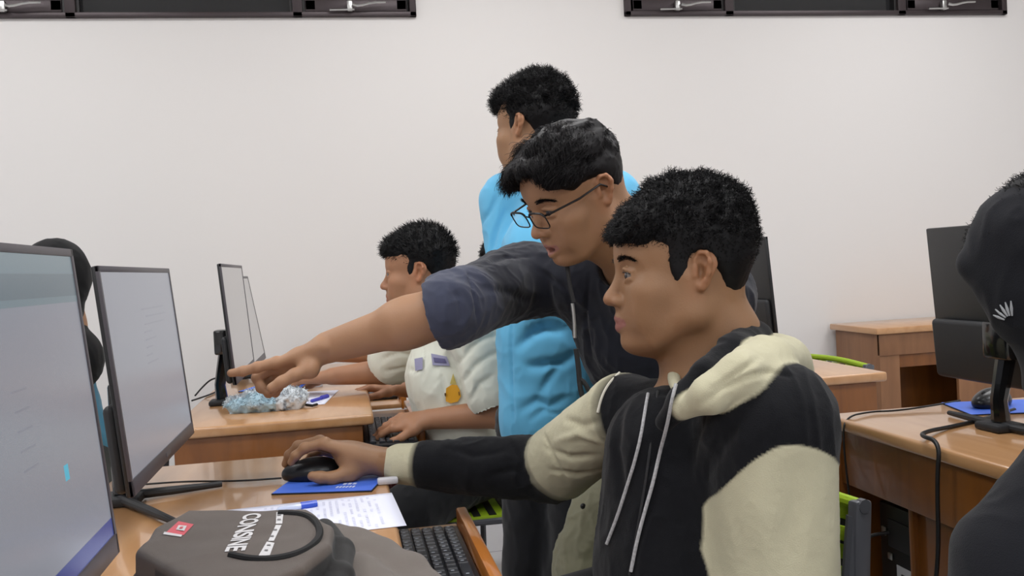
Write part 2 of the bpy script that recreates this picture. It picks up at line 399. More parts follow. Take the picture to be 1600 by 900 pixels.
class Sdf:
    def __init__(s): s.ops = []
    def _add(s, fn, c, r, k, mode, col): s.ops.append((fn, np.array(c, float), r, k, mode, col)); return s
    def cone(s, a, b, ra, rb, k=.01, mode=1, col=0):
        a = np.array(a, float); b = np.array(b, float); ab = b - a; L2 = ab @ ab + 1e-12
        def fn(p):
            v = p - a; t = np.clip((v @ ab) / L2, 0, 1)
            return np.linalg.norm(v - t[..., None] * ab, axis=-1) - (ra + (rb - ra) * t)
        return s._add(fn, (a + b) / 2, math.sqrt(L2) / 2 + max(ra, rb), k, mode, col)
    def flat(s, a, b, ra, rb, n, f, k=.01, mode=1, col=0):
        """capsule with elliptical section: radius scaled by f along n"""
        a = np.array(a, float); b = np.array(b, float); ab = b - a; L2 = ab @ ab + 1e-12
        n = np.array(n, float); n = nrm(n - ab * (n @ ab) / L2)
        def fn(p):
            v = p - a; t = np.clip((v @ ab) / L2, 0, 1); q = v - t[..., None] * ab; qn = q @ n
            q1 = q + n * (qn * (1 / f - 1))[..., None]; q2 = q + n * (qn * (1 / f / f - 1))[..., None]
            l1 = np.linalg.norm(q1, axis=-1); l2 = np.linalg.norm(q2, axis=-1) + 1e-9
            return (l1 - (ra + (rb - ra) * t)) * np.maximum(l1 / l2, min(f, 1 / f) * .9)
        return s._add(fn, (a + b) / 2, math.sqrt(L2) / 2 + max(ra, rb) * max(1, f), k, mode, col)
    def ell(s, c, r, R=None, k=.01, mode=1, col=0):
        c = np.array(c, float); r = np.array(r, float); R = np.eye(3) if R is None else R
        def fn(p):
            q = (p - c) @ R.T; k0 = np.linalg.norm(q / r, axis=-1); k1 = np.linalg.norm(q / (r * r), axis=-1) + 1e-9
            return np.where(k0 < 1e-3, -r.min(), k0 * (k0 - 1) / k1)
        return s._add(fn, c, r.max(), k, mode, col)
    def chain(s, pts, rs, k=.01, mode=1, col=0, n=None, f=1.0):
        if not isinstance(rs, (list, tuple)): rs = [rs] * len(pts)
        for i in range(len(pts) - 1):
            if n is None: s.cone(pts[i], pts[i + 1], rs[i], rs[i + 1], k, mode, col)
            else: s.flat(pts[i], pts[i + 1], rs[i], rs[i + 1], n, f, k, mode, col)
        return s
    def plane(s, c, n, k=.004, mode=-1, col=None, br=10.):
        """removes the side the normal points to (mode -1)"""
        c = np.array(c, float); n = nrm(n)
        return s._add(lambda p: -((p - c) @ n), c, br, k, mode, col)
    def box(s, c, hx, R=None, r=.005, k=.01, mode=1, col=0):
        c = np.array(c, float); hx = np.array(hx, float); R = np.eye(3) if R is None else R
        def fn(p):
            q = np.abs((p - c) @ R.T) - hx + r
            return np.linalg.norm(np.maximum(q, 0), axis=-1) + np.minimum(q.max(-1), 0) - r
        return s._add(fn, c, float(np.linalg.norm(hx)), k, mode, col)
    # --- evaluation
    @staticmethod
    def _mix(D, d, k, mode):
        if mode == 1:
            h = np.clip(.5 + .5 * (D - d) / k, 0, 1); return D + (d - D) * h - k * h * (1 - h)
        d = -d
        h = np.clip(.5 + .5 * (d - D) / k, 0, 1); return D + (d - D) * h + k * h * (1 - h)
    def eval(s, p):
        D = np.full(p.shape[:-1], 9.0)
        for fn, c, r, k, mode, col in s.ops: D = s._mix(D, fn(p), k, mode)
        return D
    def mesh(s, h, disp=None, B=12):
        los = np.min([c - r for _, c, r, _, m, _ in s.ops if m == 1], 0) - 3 * h
        his = np.max([c + r for _, c, r, _, m, _ in s.ops if m == 1], 0) + 3 * h
        nb = np.ceil((his - los) / (B * h)).astype(int); hd = B * h * math.sqrt(3) / 2
        g = np.stack(np.meshgrid(*[np.arange(n) for n in nb], indexing='ij'), -1).reshape(-1, 3)
        cen = los + (g + .5) * B * h
        keep = []
        for i in range(0, len(cen), 60000): keep.append(np.abs(s.eval(cen[i:i + 60000])) < hd * 1.35 + .006)
        g = g[np.concatenate(keep)]
        n1 = B + 1
        off = np.stack(np.meshgrid(*[np.arange(n1)] * 3, indexing='ij'), -1).reshape(-1, 3)
        V = []; K = []; F = []
        for ci in range(0, len(g), 700):
            gg = g[ci:ci + 700]; base = gg * B
            cc = los + (gg + .5) * B * h
            pts = los + (base[:, None, :] + off[None]) * h
            D = np.full(pts.shape[:2], 9.0)
            for fn, c, r, k, mode, col in s.ops:
                m = np.linalg.norm(cc - c, axis=1) < r + 2.6 * hd + k + .012
                if r >= 10: m[:] = True
                if m.any(): D[m] = s._mix(D[m], fn(pts[m]), k, mode)
            if disp is not None: D = D - disp(pts)
            D = D.reshape(-1, n1, n1, n1)
            c8 = np.stack([D[:, i:i + B, j:j + B, l:l + B] for i in (0, 1) for j in (0, 1) for l in (0, 1)], -1)
            sg = c8 < 0
            act = sg.any(-1) & ~sg.all(-1)
            bi, x, y, z = np.nonzero(act)
            if len(bi) == 0: continue
            cv = c8[bi, x, y, z]; cell = base[bi] + np.stack([x, y, z], -1)
            acc = np.zeros((len(bi), 3)); cnt = np.zeros(len(bi))
            co = np.array([(i, j, l) for i in (0, 1) for j in (0, 1) for l in (0, 1)], float)
            for a in range(8):
                for b in range(a + 1, 8):
                    if np.abs(co[a] - co[b]).sum() != 1: continue
                    m = (cv[:, a] < 0) != (cv[:, b] < 0)
                    if not m.any(): continue
                    t = cv[m, a] / (cv[m, a] - cv[m, b])
                    acc[m] += co[a] + (co[b] - co[a]) * t[:, None]; cnt[m] += 1
            V.append(los + (cell + acc / cnt[:, None]) * h); K.append(cell); F.append(cv[:, [0, 4, 2, 1]] < 0)
        V = np.concatenate(V); K = np.concatenate(K); F = np.concatenate(F)
        key = lambda c: (c[:, 0] * 20011 + c[:, 1]) * 20011 + c[:, 2]
        kk = key(K); order = np.argsort(kk); ks = kk[order]
        def look(c):
            q = key(c); j = np.searchsorted(ks, q); j = np.minimum(j, len(ks) - 1); ok = ks[j] == q
            return order[j], ok
        quads = []
        E = np.eye(3, dtype=int)
        for ax in range(3):
            m = F[:, 0] != F[:, 1 + ax]
            c = K[m]; u, v = E[(ax + 1) % 3], E[(ax + 2) % 3]
            i0 = np.nonzero(m)[0]; i1, o1 = look(c - u); i2, o2 = look(c - u - v); i3, o3 = look(c - v)
            ok = o1 & o2 & o3; q = np.stack([i0, i1, i2, i3], -1)[ok]; fl = F[m, 0][ok]
            q[~fl] = q[~fl][:, ::-1]
            quads.append(q)
        return V, np.concatenate(quads)
    def colors(s, V):
        best = np.full(len(V), 9e9); ci = np.zeros(len(V), int)
        for fn, c, r, k, mode, col in s.ops:
            if mode != 1 or col is None: continue
            m = np.linalg.norm(V - c, axis=1) < r + .05
            if not m.any(): continue
            d = fn(V[m]); b = best[m]; w = d < b; b[w] = d[w]; best[m] = b
            cm = ci[m]; cm[w] = col; ci[m] = cm
        return ci
def soft_paint(S, V, pal, w):
    """colour of the nearest piece of cloth, with the seam one voxel wide"""
    n = len(pal); D = np.full((len(V), n), 9.0)
    for fn, c, r, k, mode, col in S.ops:
        if mode != 1 or col is None: continue
        m = np.linalg.norm(V - c, axis=1) < r + .05
        if m.any(): D[m, col] = np.minimum(D[m, col], fn(V[m]))
    D -= D.min(1)[:, None]
    W = np.clip(1 - D / w, 0, 1); W /= W.sum(1)[:, None]
    return W
def vnormals(V, Q):
    n = np.cross(V[Q[:, 2]] - V[Q[:, 0]], V[Q[:, 3]] - V[Q[:, 1]])
    N = np.zeros_like(V)
    for i in range(4): np.add.at(N, Q[:, i], n)
    return N / (np.linalg.norm(N, axis=1)[:, None] + 1e-12)
def mesh_obj(name, V, Q, mats, parent=None, colors=None, smooth=True, matidx=None):
    me = bpy.data.meshes.new(name)
    me.vertices.add(len(V)); me.vertices.foreach_set('co', np.ascontiguousarray(V, dtype=np.float32).ravel())
    k = Q.shape[1]
    me.loops.add(len(Q) * k); me.loops.foreach_set('vertex_index', Q.astype(np.int32).ravel())
    me.polygons.add(len(Q)); me.polygons.foreach_set('loop_start', np.arange(0, len(Q) * k, k, dtype=np.int32))
    me.polygons.foreach_set('loop_total', np.full(len(Q), k, np.int32))
    me.polygons.foreach_set('use_smooth', np.full(len(Q), smooth))
    for m in (mats if isinstance(mats, (list, tuple)) else [mats]): me.materials.append(m)
    if matidx is not None: me.polygons.foreach_set('material_index', matidx.astype(np.int32))
    me.update(calc_edges=True)
    if colors is not None:
        a = me.color_attributes.new('Col', 'FLOAT_COLOR', 'POINT')
        c = np.ones((len(V), 4), np.float32); c[:, :3] = colors; a.data.foreach_set('color', c.ravel())
    o = bpy.data.objects.new(name, me); COL.objects.link(o)
    if parent:
        o.parent = parent; o.matrix_parent_inverse = Matrix.Translation(-parent.location)
    return o
def bvh(V, Q): return BVHTree.FromPolygons(V.tolist(), Q.tolist())
def hit(bv, px, py, off=.001):
    """point of a surface seen at a pixel, lifted off the surface"""
    r = ray(px, py); l, n, i, d = bv.ray_cast(Vector(CAMPOS), Vector(r))
    if l is None: return None
    return np.array(l) + np.array(n) * off * (1 if Vector(n).dot(Vector(r)) < 0 else -1)

QF = 1.0

# ---------------------------------------------------------------- human head (ear canal midpoint = origin, x = face)
def head_sdf(S, H, o=None):
    o = o or {}
    g = lambda k, d: o.get(k, d)
    W = H.w; R = H.R; s = H.s
    def E(c, r, k=.012, mode=1, col=0, rot=None):
        S.ell(W(c), np.array(r) * s, R if rot is None else rot @ R, k * s, mode, col)
    def C(a, b, ra, rb, k=.01, mode=1, col=0): S.cone(W(a), W(b), ra * s, rb * s, k * s, mode, col)
    jw = g('jaw', 1.0)
    E((-.004, 0, .040), (.089, .074, .078), .02)                    # skull
    E((-.030, 0, .018), (.062, .068, .062), .02)                    # occiput
    E((.034, 0, .030), (.056, .064, .060), .02)                     # forehead
    E((.030, 0, -.030), (.056, .062, .062), .02)                    # mid face
    for y in (1, -1):
        C((-.002, y * .052, -.058), (.045, y * .028, -.088), .021 * jw, .020, .02)      # jaw line
        C((.0, y * .060, -.012), (-.002, y * .053, -.055), .016, .020, .02)
        E((.050, y * .040, -.026), (.028, .024, .022), .018)        # cheekbone
        E((.054, y * .030, -.056), (.026, .024, .028), .018)        # cheek
    E((.062, 0, -.094), (.025, .026, .019), .016)                   # chin
    E((.064, 0, -.064), (.026, .030, .024), .016)                   # muzzle
    C((.040, 0, -.088), (-.004, 0, -.076), .025, .042, .02)            # under the jaw
    for y in (1, -1):
        C((.074, y * .006, .018), (.062, y * .040, .018), .0125, .011, .012)     # brow ridge
        E((.087, y * .031, -.002), (.016, .0165, .0115), .010, -1)  # eye socket
        E((.0725, y * .031, -.003), (.0120, .0150, .0125), .004)    # eyeball bulge under the lids
        C((.0820, y * .019, .0040), (.0835, y * .030, .0062), .0026, .0026, .003)
        C((.0835, y * .030, .0062), (.0740, y * .0455, .0028), .0026, .0022, .003)  # upper lid
        C((.0815, y * .020, -.0105), (.0775, y * .043, -.0085), .0024, .0022, .003)  # lower lid
        E((.080, y * .0320, -.0025), (.018, .0112, .0035), .0012, -1, col=None)    # lid opening
    nl = g('nose', 1.0)
    C((.078, 0, .006), (.0965 + .004 * (nl - 1), 0, -.026), .0068, .0078, .012)        # nose bridge
    E((.0995 * (1 + .04 * (nl - 1)), 0, -.0345), (.0105, .0115, .0092), .008)          # tip
    for y in (1, -1):
        E((.0890, y * .0125, -.038), (.0100, .0072, .0075), .006)
        E((.0935, y * .0085, -.0450), (.0056, .0040, .0042), .002, -1)
    C((.084, 0, -.046), (.083, 0, -.056), .008, .009, .008)          # philtrum
    lp = g('open', 0.0)
    for y in (1, -1):                                                # lips
        C((.0885, y * .004, -.0615), (.0760, y * .0225, -.0665), .0058, .0034, .005, col=1)
        C((.0870, y * .002, -.0738 - lp), (.0760, y * .0215, -.0680 - lp * .4), .0064, .0036, .005, col=1)
    if lp > 0: E((.088, 0, -.067 - lp * .5), (.012, .015, lp * .9), .0025, -1)
    else: C((.0975, .012, -.0674), (.0975, -.012, -.0674), .0022, .0022, .003, -1)
    C((.088, .018, -.0672), (.086, .0245, -.068), .0015, .0012, .003, -1)
    C((.088, -.018, -.0672), (.086, -.0245, -.068), .0015, .0012, .003, -1)
    # ears
    for y in (1, -1):
        n = R[1] * y
        ax = nrm(R[1] * y * .86 + R[0] * g('earfwd', .35))          # outward-forward normal of the ear plate
        up = nrm(R[2] - ax * (R[2] @ ax)); bk = nrm(np.cross(up, ax)); bk = bk if bk @ R[0] < 0 else -bk
        c = W((-.010, y * .0745, -.002))
        es = g('ear', .84); ev = g('earv', .85)
        ep = lambda u, v, q=0: c + (up * u + bk * v * ev + ax * q) * s * es
        S.flat(ep(.012, .006, .000), ep(-.014, .001, .001), .0195 * s, .0125 * s, ax, .26, .004 * s, 1, 2)
        pts = [ep(.002, -.011, .003), ep(.020, -.009, .004), ep(.030, .002, .006), ep(.029, .016, .009), ep(.016, .023, .010), ep(-.002, .019, .008), ep(-.016, .010, .006), ep(-.025, .003, .004)]
        S.chain(pts, [.0028 * s, .0034 * s, .0036 * s, .0036 * s, .0034 * s, .0032 * s, .0034 * s, .0050 * s], .004 * s, 1, 2)
        S.cone(ep(-.024, -.002, .003), ep(-.020, -.007, .001), .0056 * s, .0048 * s, .004 * s, 1, 2)
        S.ell(ep(.001, -.001, .008), np.array((.0075, .0090, .0105)) * s, np.stack([bk, ax, up]), .003 * s, -1, 2)
        S.ell(ep(.018, .006, .009), np.array((.0080, .0045, .0080)) * s, np.stack([bk, ax, up]), .003 * s, -1, 2)
        S.cone(ep(.006, -.012, .005), ep(-.006, -.013, .006), .0042 * s, .0038 * s, .004 * s, 1, 2)
def head_paint(V, H, base, lip, ear=1.0):
    """skin tone varies over the face: lips, redder ears"""
    c = np.tile(np.array(base, float), (len(V), 1)); L = H.l(V)
    near = np.linalg.norm(L, axis=1) < .17
    x, y, z = L[:, 0], L[:, 1], L[:, 2]
    m = (np.abs(y) < .0245) & (x > .072) & (z < -.0575 - np.abs(y) * .22) & (z > -.081 + np.abs(y) * .42) & near
    c[m] = lip
    ew = np.clip((np.abs(y) - .070) / .012, 0, 1) * np.clip((.045 - np.abs(x + .012)) / .015, 0, 1) * np.clip((.045 - np.abs(z)) / .012, 0, 1) * near
    c *= 1 + ew[:, None] * np.array([.06, -.09, -.14])
    nt = np.clip(1 - np.linalg.norm((L - np.array([.1, 0, -.036])) / np.array([.02, .02, .016]), axis=1), 0, 1) * near
    c *= 1 + nt[:, None] * np.array([.10, -.04, -.03])
    n = noise3(V * 45, 3)[:, None] * .04 + noise3(V * 14, 5)[:, None] * .05
    return np.clip(c * (1 + n), 0, 1)

# ---------------------------------------------------------------- hands: joints given in world space
def hand_sdf(S, wrist, knuckles, fingers, thumb, back, r=.0088, palm_t=.013, k=.004, wr=.026, s=1.0):
    """knuckles: 4 base joints index..little; fingers: 4 lists of later joints; thumb: list of joints from its root; back: normal of the back of the hand"""
    back = nrm(back); wrist = np.array(wrist, float)
    kn = [np.array(q, float) for q in knuckles]
    mid = sum(kn) / 4
    for i, q in enumerate(kn):                                  # palm as four flattened rays
        a = wrist + (q - mid) * .45
        S.flat(a, q - back * .003, .0165 * s, .0125 * s, back, .85, .012)
    S.flat(wrist, (wrist + mid) / 2, wr * s, .026 * s, back, .62, .014)
    S.cone(wrist + (thumb[0] - wrist) * .3, thumb[0], .016 * s, .0145 * s, .012)
    S.cone(thumb[0], (kn[0] + wrist) / 2, .014 * s, .013 * s, .012)
    rr = [1.0, 1.03, .98, .86]
    for q, f, m in zip(kn, fingers, rr):
        pts = [q] + [np.array(p, float) for p in f]
        rad = [r * 1.12 * m * s, r * 1.02 * m * s, r * .92 * m * s, r * .78 * m * s][:len(pts)]
        S.chain(pts, rad, k)
        for p_, a_ in zip(pts[:3], rad): S.ell(p_, np.array([a_] * 3) * 1.04, None, k)
    t = [np.array(p, float) for p in thumb]
    S.chain(t, [.0145 * s, .0112 * s, .0102 * s, .0085 * s][:len(t)], .006)

# ---------------------------------------------------------------- hair
def largest(V, Q):
    lab = np.arange(len(V)); e = np.concatenate([Q[:, [0, 1]], Q[:, [1, 2]], Q[:, [2, 3]], Q[:, [3, 0]]])
    for _ in range(400):
        m = np.minimum(lab[e[:, 0]], lab[e[:, 1]]); old = lab.copy()
        np.minimum.at(lab, e[:, 0], m); np.minimum.at(lab, e[:, 1], m); lab = lab[lab]
        if (lab == old).all(): break
    u, c = np.unique(lab, return_counts=True); keep = lab == u[np.argmax(c)]
    ix = np.cumsum(keep) - 1; qk = keep[Q].all(1)
    return V[keep], ix[Q[qk]]
def creases(V, Q, lines, passes=1):
    """press folds into cloth: each line = (pixels, width, depth); depth < 0 raises a ridge"""
    bv = bvh(V, Q); N = vnormals(V, Q); off = np.zeros(len(V))
    for pix, w, d in lines:
        P3 = []
        for (a, b), (c, e) in zip(pix[:-1], pix[1:]):
            n = max(2, int(math.hypot(c - a, e - b) / 4))
            for i in range(n): P3.append((a + (c - a) * i / n, b + (e - b) * i / n))
        P3.append(pix[-1]); P3 = [hit(bv, *p_, off=0) for p_ in P3]
        k = 0; n = len(P3)
        for i, p_ in enumerate(P3):
            if p_ is None: continue
            r2 = ((V - p_) ** 2).sum(1); m = r2 < (3 * w) ** 2
            taper = math.sin(math.pi * (i + 1) / (n + 1)) ** .6
            f = d * taper * np.exp(-r2[m] / (w * w))
            o = off[m]; off[m] = np.where(np.abs(f) > np.abs(o), f, o) if d > 0 else np.where(-f > np.maximum(-o, 0), np.where(np.abs(o) > np.abs(f), o, f), o)
    return V - N * off[:, None]
M_hair = mat('black_hair', srgb(13, 12, 14), .55, spec=.22)
M_hairbrown = mat('dark_brown_hair', srgb(17, 14, 16), .5, spec=.2)
def strands_mesh(roots, dirs, length, rad, curl=.3, wave=60., gravity=(0, 0, 0), nseg=6, seed=1, jitter=.25):
    """thin tapering 3-sided tubes growing from scalp points"""
    rg = np.random.default_rng(seed); n = len(roots)
    d = dirs + rg.normal(0, jitter, dirs.shape); d /= np.linalg.norm(d, axis=1)[:, None]
    ln = length * (1 + rg.uniform(-.35, .35, n)); p = roots.copy(); st = [p.copy()]
    u = np.cross(d, rg.normal(0, 1, d.shape)); u /= np.linalg.norm(u, axis=1)[:, None] + 1e-9
    v = np.cross(d, u); ph = rg.uniform(0, 6.28, n)
    step = (ln / nseg)[:, None]; g = np.array(gravity, float)
    amp = curl
    for i in range(nseg):
        a = ph + wave * (i + 1) / nseg
        d = d + g / nseg; d /= np.linalg.norm(d, axis=1)[:, None]
        dd = d + amp * (u * np.cos(a)[:, None] + v * np.sin(a)[:, None])
        dd /= np.linalg.norm(dd, axis=1)[:, None]
        p = p + dd * step; st.append(p.copy())
    st = np.stack(st, 1)                                           # n, nseg+1, 3
    T = np.gradient(st, axis=1); T /= np.linalg.norm(T, axis=2)[..., None] + 1e-9
    A = np.cross(T, np.array([.3, .5, .81])); A /= np.linalg.norm(A, axis=2)[..., None] + 1e-9; Bn = np.cross(T, A)
    rr = rad * np.linspace(1, .35, nseg + 1)[None, :, None]
    ring = [st + (A * math.cos(t) + Bn * math.sin(t)) * rr for t in (0, 2.094, 4.189)]
    V = np.stack(ring, 2).reshape(-1, 3)
    idx = np.arange(n * (nseg + 1) * 3).reshape(n, nseg + 1, 3)
    Q = []
    for k in range(3):
        a = idx[:, :-1, k]; b = idx[:, :-1, (k + 1) % 3]; c = idx[:, 1:, (k + 1) % 3]; e = idx[:, 1:, k]
        Q.append(np.stack([a, b, c, e], -1).reshape(-1, 4))
    return V, np.concatenate(Q)
def hair_obj(name, H, parts, cut, material, parent, h=.0035, dispf=None, n=3500, length=.03, rad=.0011, curl=.5, wave=7., flow=(0, 0, 0), lift=.6, gravity=(0, 0, 0), seed=1, select=None, jitter=.3, lenf=None):
    """parts: list of (center, radii) ellipsoids in head space; cut: list of (center, radii|plane) removals"""
    S = Sdf()
    for c, r, k in parts: S.ell(H.w(c), np.array(r) * H.s, H.R, k)
    for t in cut:
        if t[0] == 'add': S.ell(H.w(t[1]), np.array(t[2]) * H.s, H.R, t[3], 1)
        elif t[0] == 'e': S.ell(H.w(t[1]), np.array(t[2]) * H.s, H.R, t[3], -1, None)
        else: S.plane(H.w(t[1]), H.d(t[2]), t[3], -1, None)
    V, Q = largest(*S.mesh(h, disp=dispf))
    N = vnormals(V, Q)
    L = H.l(V); rg = np.random.default_rng(seed)
    w = np.ones(len(V)) if select is None else select(L) * 1.0
    pick = rg.choice(len(V), size=n, p=w / w.sum())
    R0 = V[pick] - N[pick] * .002
    fl = flow(L[pick]) @ H.R if callable(flow) else np.tile(np.array(flow, float) @ H.R, (n, 1))
    D = N[pick] * lift + fl - N[pick] * ((fl * N[pick]).sum(1) * .85)[:, None]
    D /= np.linalg.norm(D, axis=1)[:, None]
    V2, Q2 = strands_mesh(R0, D, length if lenf is None else length * lenf(L[pick]), rad, curl, wave, gravity, 7, seed, jitter)
    return mesh_obj(name, np.concatenate([V, V2]), np.concatenate([Q, Q2 + len(V)]), material, parent)
def brow_obj(H, bv, parent, col, s=1.0):
    rg = np.random.default_rng(4)
    for y in (1, -1):
        rt = []; dr = []
        for i in range(210):
            t = rg.uniform(0, 1); yy = .014 + .036 * t; zz = .0172 + .0065 * math.sin(t * 2.2) - .006 * t * t + rg.uniform(-.0032, .0032) * (1.15 - t * .7)
            p = H.w((.12, y * yy, zz)); l, nn, i_, d_ = bv.ray_cast(Vector(p), Vector(-H.R[0]))
            if l is None: continue
            nn = np.array(nn); nn = nn if nn @ H.R[0] > 0 else -nn
            rt.append(np.array(l) - nn * .0003); dr.append(H.d((-.25, y * 1, .35 - t * .5)) + nn * .25)
        a, b = strands_mesh(np.array(rt), np.array(dr), .009, .00042, .1, 2, nseg=4, seed=3, jitter=.15)
        mesh_obj('eyebrow', a, b, col, parent)
M_eye = mat('eye_white', srgb(122, 112, 106), .3, coat=.3)
M_iris = mat('dark_iris', srgb(22, 14, 12), .1, coat=1)
M_lash = mat('eyelash', srgb(16, 13, 13), .5)
def eye_objs(H, parent, look=(1, 0, 0)):
    for y in (1, -1):
        c = Vector(H.w((.0722, y * .031, -.003))); r = .0121 * H.s
        lk = nrm(H.d(look)); X = Vector(lk); Yv = X.orthogonal().normalized(); Z = X.cross(Yv)
        m = Matrix(((X.x, Yv.x, Z.x, c.x), (X.y, Yv.y, Z.y, c.y), (X.z, Yv.z, Z.z, c.z), (0, 0, 0, 1)))
        bm = bmesh.new(); bmesh.ops.create_uvsphere(bm, u_segments=24, v_segments=24, radius=r)
        bmesh.ops.rotate(bm, matrix=Matrix.Rotation(math.pi / 2, 3, 'Y'), verts=bm.verts)
        for f in bm.faces:
            if f.calc_center_median().x > r * .79: f.material_index = 1
        bmesh.ops.transform(bm, matrix=m, verts=bm.verts)
        la = MB(); la.tube([H.w(q) for q in ((.0838, y * .0205, .0008), (.0858, y * .026, .0016), (.0858, y * .032, .0018), (.0835, y * .038, .0010), (.0795, y * .0435, -.0012))], [.0005, .0011, .0012, .0012, .0006], 6, smooth_iter=1)
        attach(la.build('eyelash', M_lash), parent)
        e = MB(); e._join(bm)
        o = e.build('eye', [M_eye, M_iris]); o.parent = parent; o.matrix_parent_inverse = Matrix.Translation(-parent.location)
def attach(o, parent):
    o.parent = parent; o.matrix_parent_inverse = Matrix.Translation(-parent.location); return o
def skin_mat(name, rough=.5): return mat(name, (.5, .3, .2), rough, vcol=True, sss=.12, bump=.12, bscale=420, spec=.4)
def cloth_mat(name, rough=.85, sheen=.2, bump=.25, bs=900): return mat(name, (.5, .5, .5), rough, vcol=True, sheen=sheen, bump=bump, bscale=bs, spec=.2)
M_skin = skin_mat('skin')
M_cloth = cloth_mat('cotton_cloth')
M_fleece = cloth_mat('fleece_cloth', .95, .1, .35, 700)
def paint(ci, pal):
    return np.array(pal, float)[ci]
def folds(V, N, amp, scale, seed=0, stretch=(1, 1, 1)):
    p = V * np.array(stretch) * scale
    w = noise3(p, seed); w2 = noise3(p * 2.3 + w[:, None] * .9, seed + 7)
    r = (1 - np.abs(w2)) ** 2
    return V + N * (amp * (w * .6 + r * .5 - .25))[:, None]

# ================================================================ people
UP = np.array([0, 0, 1.0])
# ---------------------------------------------------------------- seated boy in the black and cream hooded jacket
def boy():
    R = empty('person', (.50, 1.30, 0))
    tag(R, 'seated boy in black and cream hooded jacket, right hand on a computer mouse', 'person')
    H = Frame(P(1063, 426, 1.30), CV(-1, -.03, -.05), CV(-.02, 1, .02), 1.0)
    neck = P(1120, 540, 1.31); shL = P(1203, 668, 1.16); shR = P(978, 640, 1.42)
    hip = np.array([.52, 1.36, .565]); chest = (shL + shR) / 2
    elR = P(862, 732, 1.60); wrR = P(606, 724, 1.675)
    elL = P(1218, 945, 1.14); wrL = P(1050, 1080, 1.10)
    S = Sdf()
    head_sdf(S, H, {'earv': .66, 'ear': .82})
    # neck and trunk
    S.cone(H.w((-.032, 0, -.045)), neck, .054, .060, .03)
    S.cone(H.w((-.006, 0, -.080)), neck + H.d((.016, 0, -.01)), .034, .045, .03)
    S.cone(neck, chest + np.array([0, 0, -.05]), .055, .08, .04)
    S.cone(shL - UP * .01, shR - UP * .01, .045, .045, .03)
    S.cone(chest + np.array([0, 0, -.10]), hip, .085, .10, .05)
    S.chain([shR, elR, wrR], [.052, .042, .026], .01)
    S.chain([shL, elL, wrL], [.052, .042, .026], .01)
    # right hand over the mouse
    B = lambda px, py, d=1.69: P(px, py, d)
    kn = [B(508, 692, 1.655), B(500, 689, 1.685), B(502, 694, 1.712), B(512, 702, 1.735)]
    fi = [[B(476, 700, 1.655), B(462, 712, 1.655), B(455, 722, 1.657)],
          [B(466, 697, 1.69), B(452, 711, 1.695), B(446, 725, 1.70)],
          [B(470, 702, 1.72), B(460, 716, 1.73), B(455, 728, 1.735)],
          [B(488, 712, 1.745), B(478, 722, 1.755), B(472, 731, 1.76)]]
    th = [B(548, 738, 1.652), B(520, 747, 1.637), B(500, 746, 1.630), B(488, 744, 1.628)]
    S.flat(B(600, 721, 1.675), B(555, 715, 1.675), .030, .036, UP, .75, .012)
    hand_sdf(S, B(585, 718, 1.675), kn, fi, th, UP + np.array([-.1, 0, 0]), r=.0088)
    # left hand resting in the lap
    f = nrm(wrL - elL); sd = nrm(np.cross(f, UP)); wl = wrL + f * .02
    knl = [wl + f * .085 + sd * (.03 - .02 * i) for i in range(4)]
    fil = [[k_ + f * .035 - UP * .01, k_ + f * .055 - UP * .025, k_ + f * .065 - UP * .04] for k_ in knl]
    hand_sdf(S, wl, knl, fil, [wl + f * .03 + sd * .035, wl + f * .06 + sd * .05, wl + f * .085 + sd * .052], UP)
    V, Q = S.mesh(.0021 / QF)
    skin = srgb(149, 112, 82); lip = srgb(150, 100, 92)
    mesh_obj('body', V, Q, M_skin, R, head_paint(V, H, skin, lip)); bv = bvh(V, Q)
    eye_objs(H, R, (1, 0, -.06)); brow_obj(H, bv, R, M_hair)
    # hair: thick curly top, short fade above the ear
    def curl(p):
        L = H.l(p); top = np.clip((L[..., 2] - .035) / .03, 0, 1)
        q = p + noise3(p * 60, 2)[..., None] * .004
        return top * (.0065 * noise3(q * 95, 1) + .005 * noise3(q * 42, 9)) + .001 * noise3(p * 220, 4)
    hair_obj('hair', H,
             [((-.014, 0, .058), (.094, .083, .080), .02), ((.050, 0, .062), (.058, .068, .046), .02), ((-.040, 0, .030), (.060, .079, .070), .02), ((-.050, 0, -.008), (.034, .054, .044), .018)],
             [('e', (.100, 0, -.016), (.060, .16, .062), .010), ('p', (.098, 0, .062), (.80, 0, .60), .02), ('e', (.012, .085, -.035), (.060, .06, .060), .010), ('e', (.012, -.085, -.035), (.060, .06, .060), .010),
              ('e', (-.02, 0, -.105), (.075, .2, .07), .008), ('e', (.06, 0, -.07), (.085, .2, .075), .01), ('add', (.016, .0660, .020), (.015, .008, .036), .012), ('add', (.016, -.0660, .020), (.015, .008, .036), .012)],
             M_hair, R, dispf=curl, n=11000, length=.0125, rad=.00065, curl=.9, wave=8., flow=lambda L: np.stack([.5 * (L[:, 0] > .02) - .15, 0 * L[:, 0], .05 - .3 * (L[:, 0] > .05)], -1), lift=.7,
             lenf=lambda L: np.clip((L[:, 2] + .01) / .06, .18, 1), select=lambda L: (L[:, 2] > -.03) * 1.0 + (L[:, 2] > .04), seed=5)
    # ---- jacket
    BLK, CRM = 0, 1
    J = Sdf()
    cdir = nrm(shR - shL)
    fw = nrm(np.cross(UP, cdir)); fw = fw if fw @ H.R[0] > 0 else -fw
    top = neck - UP * .055
    J.flat(chest + fw * .00 - UP * .13, chest - UP * .26 + np.array([.01, .05, 0]), .140, .146, fw, .72, .05, col=BLK)
    J.cone(chest + fw * .045 - UP * .035, chest + fw * .04 - UP * .20, .082, .10, .04, col=BLK)
    J.flat(chest - UP * .24, hip + UP * .02, .155, .165, fw, .85, .05, col=BLK)
    J.cone(top - UP * .05, shL + UP * .010, .055, .070, .04, col=BLK)
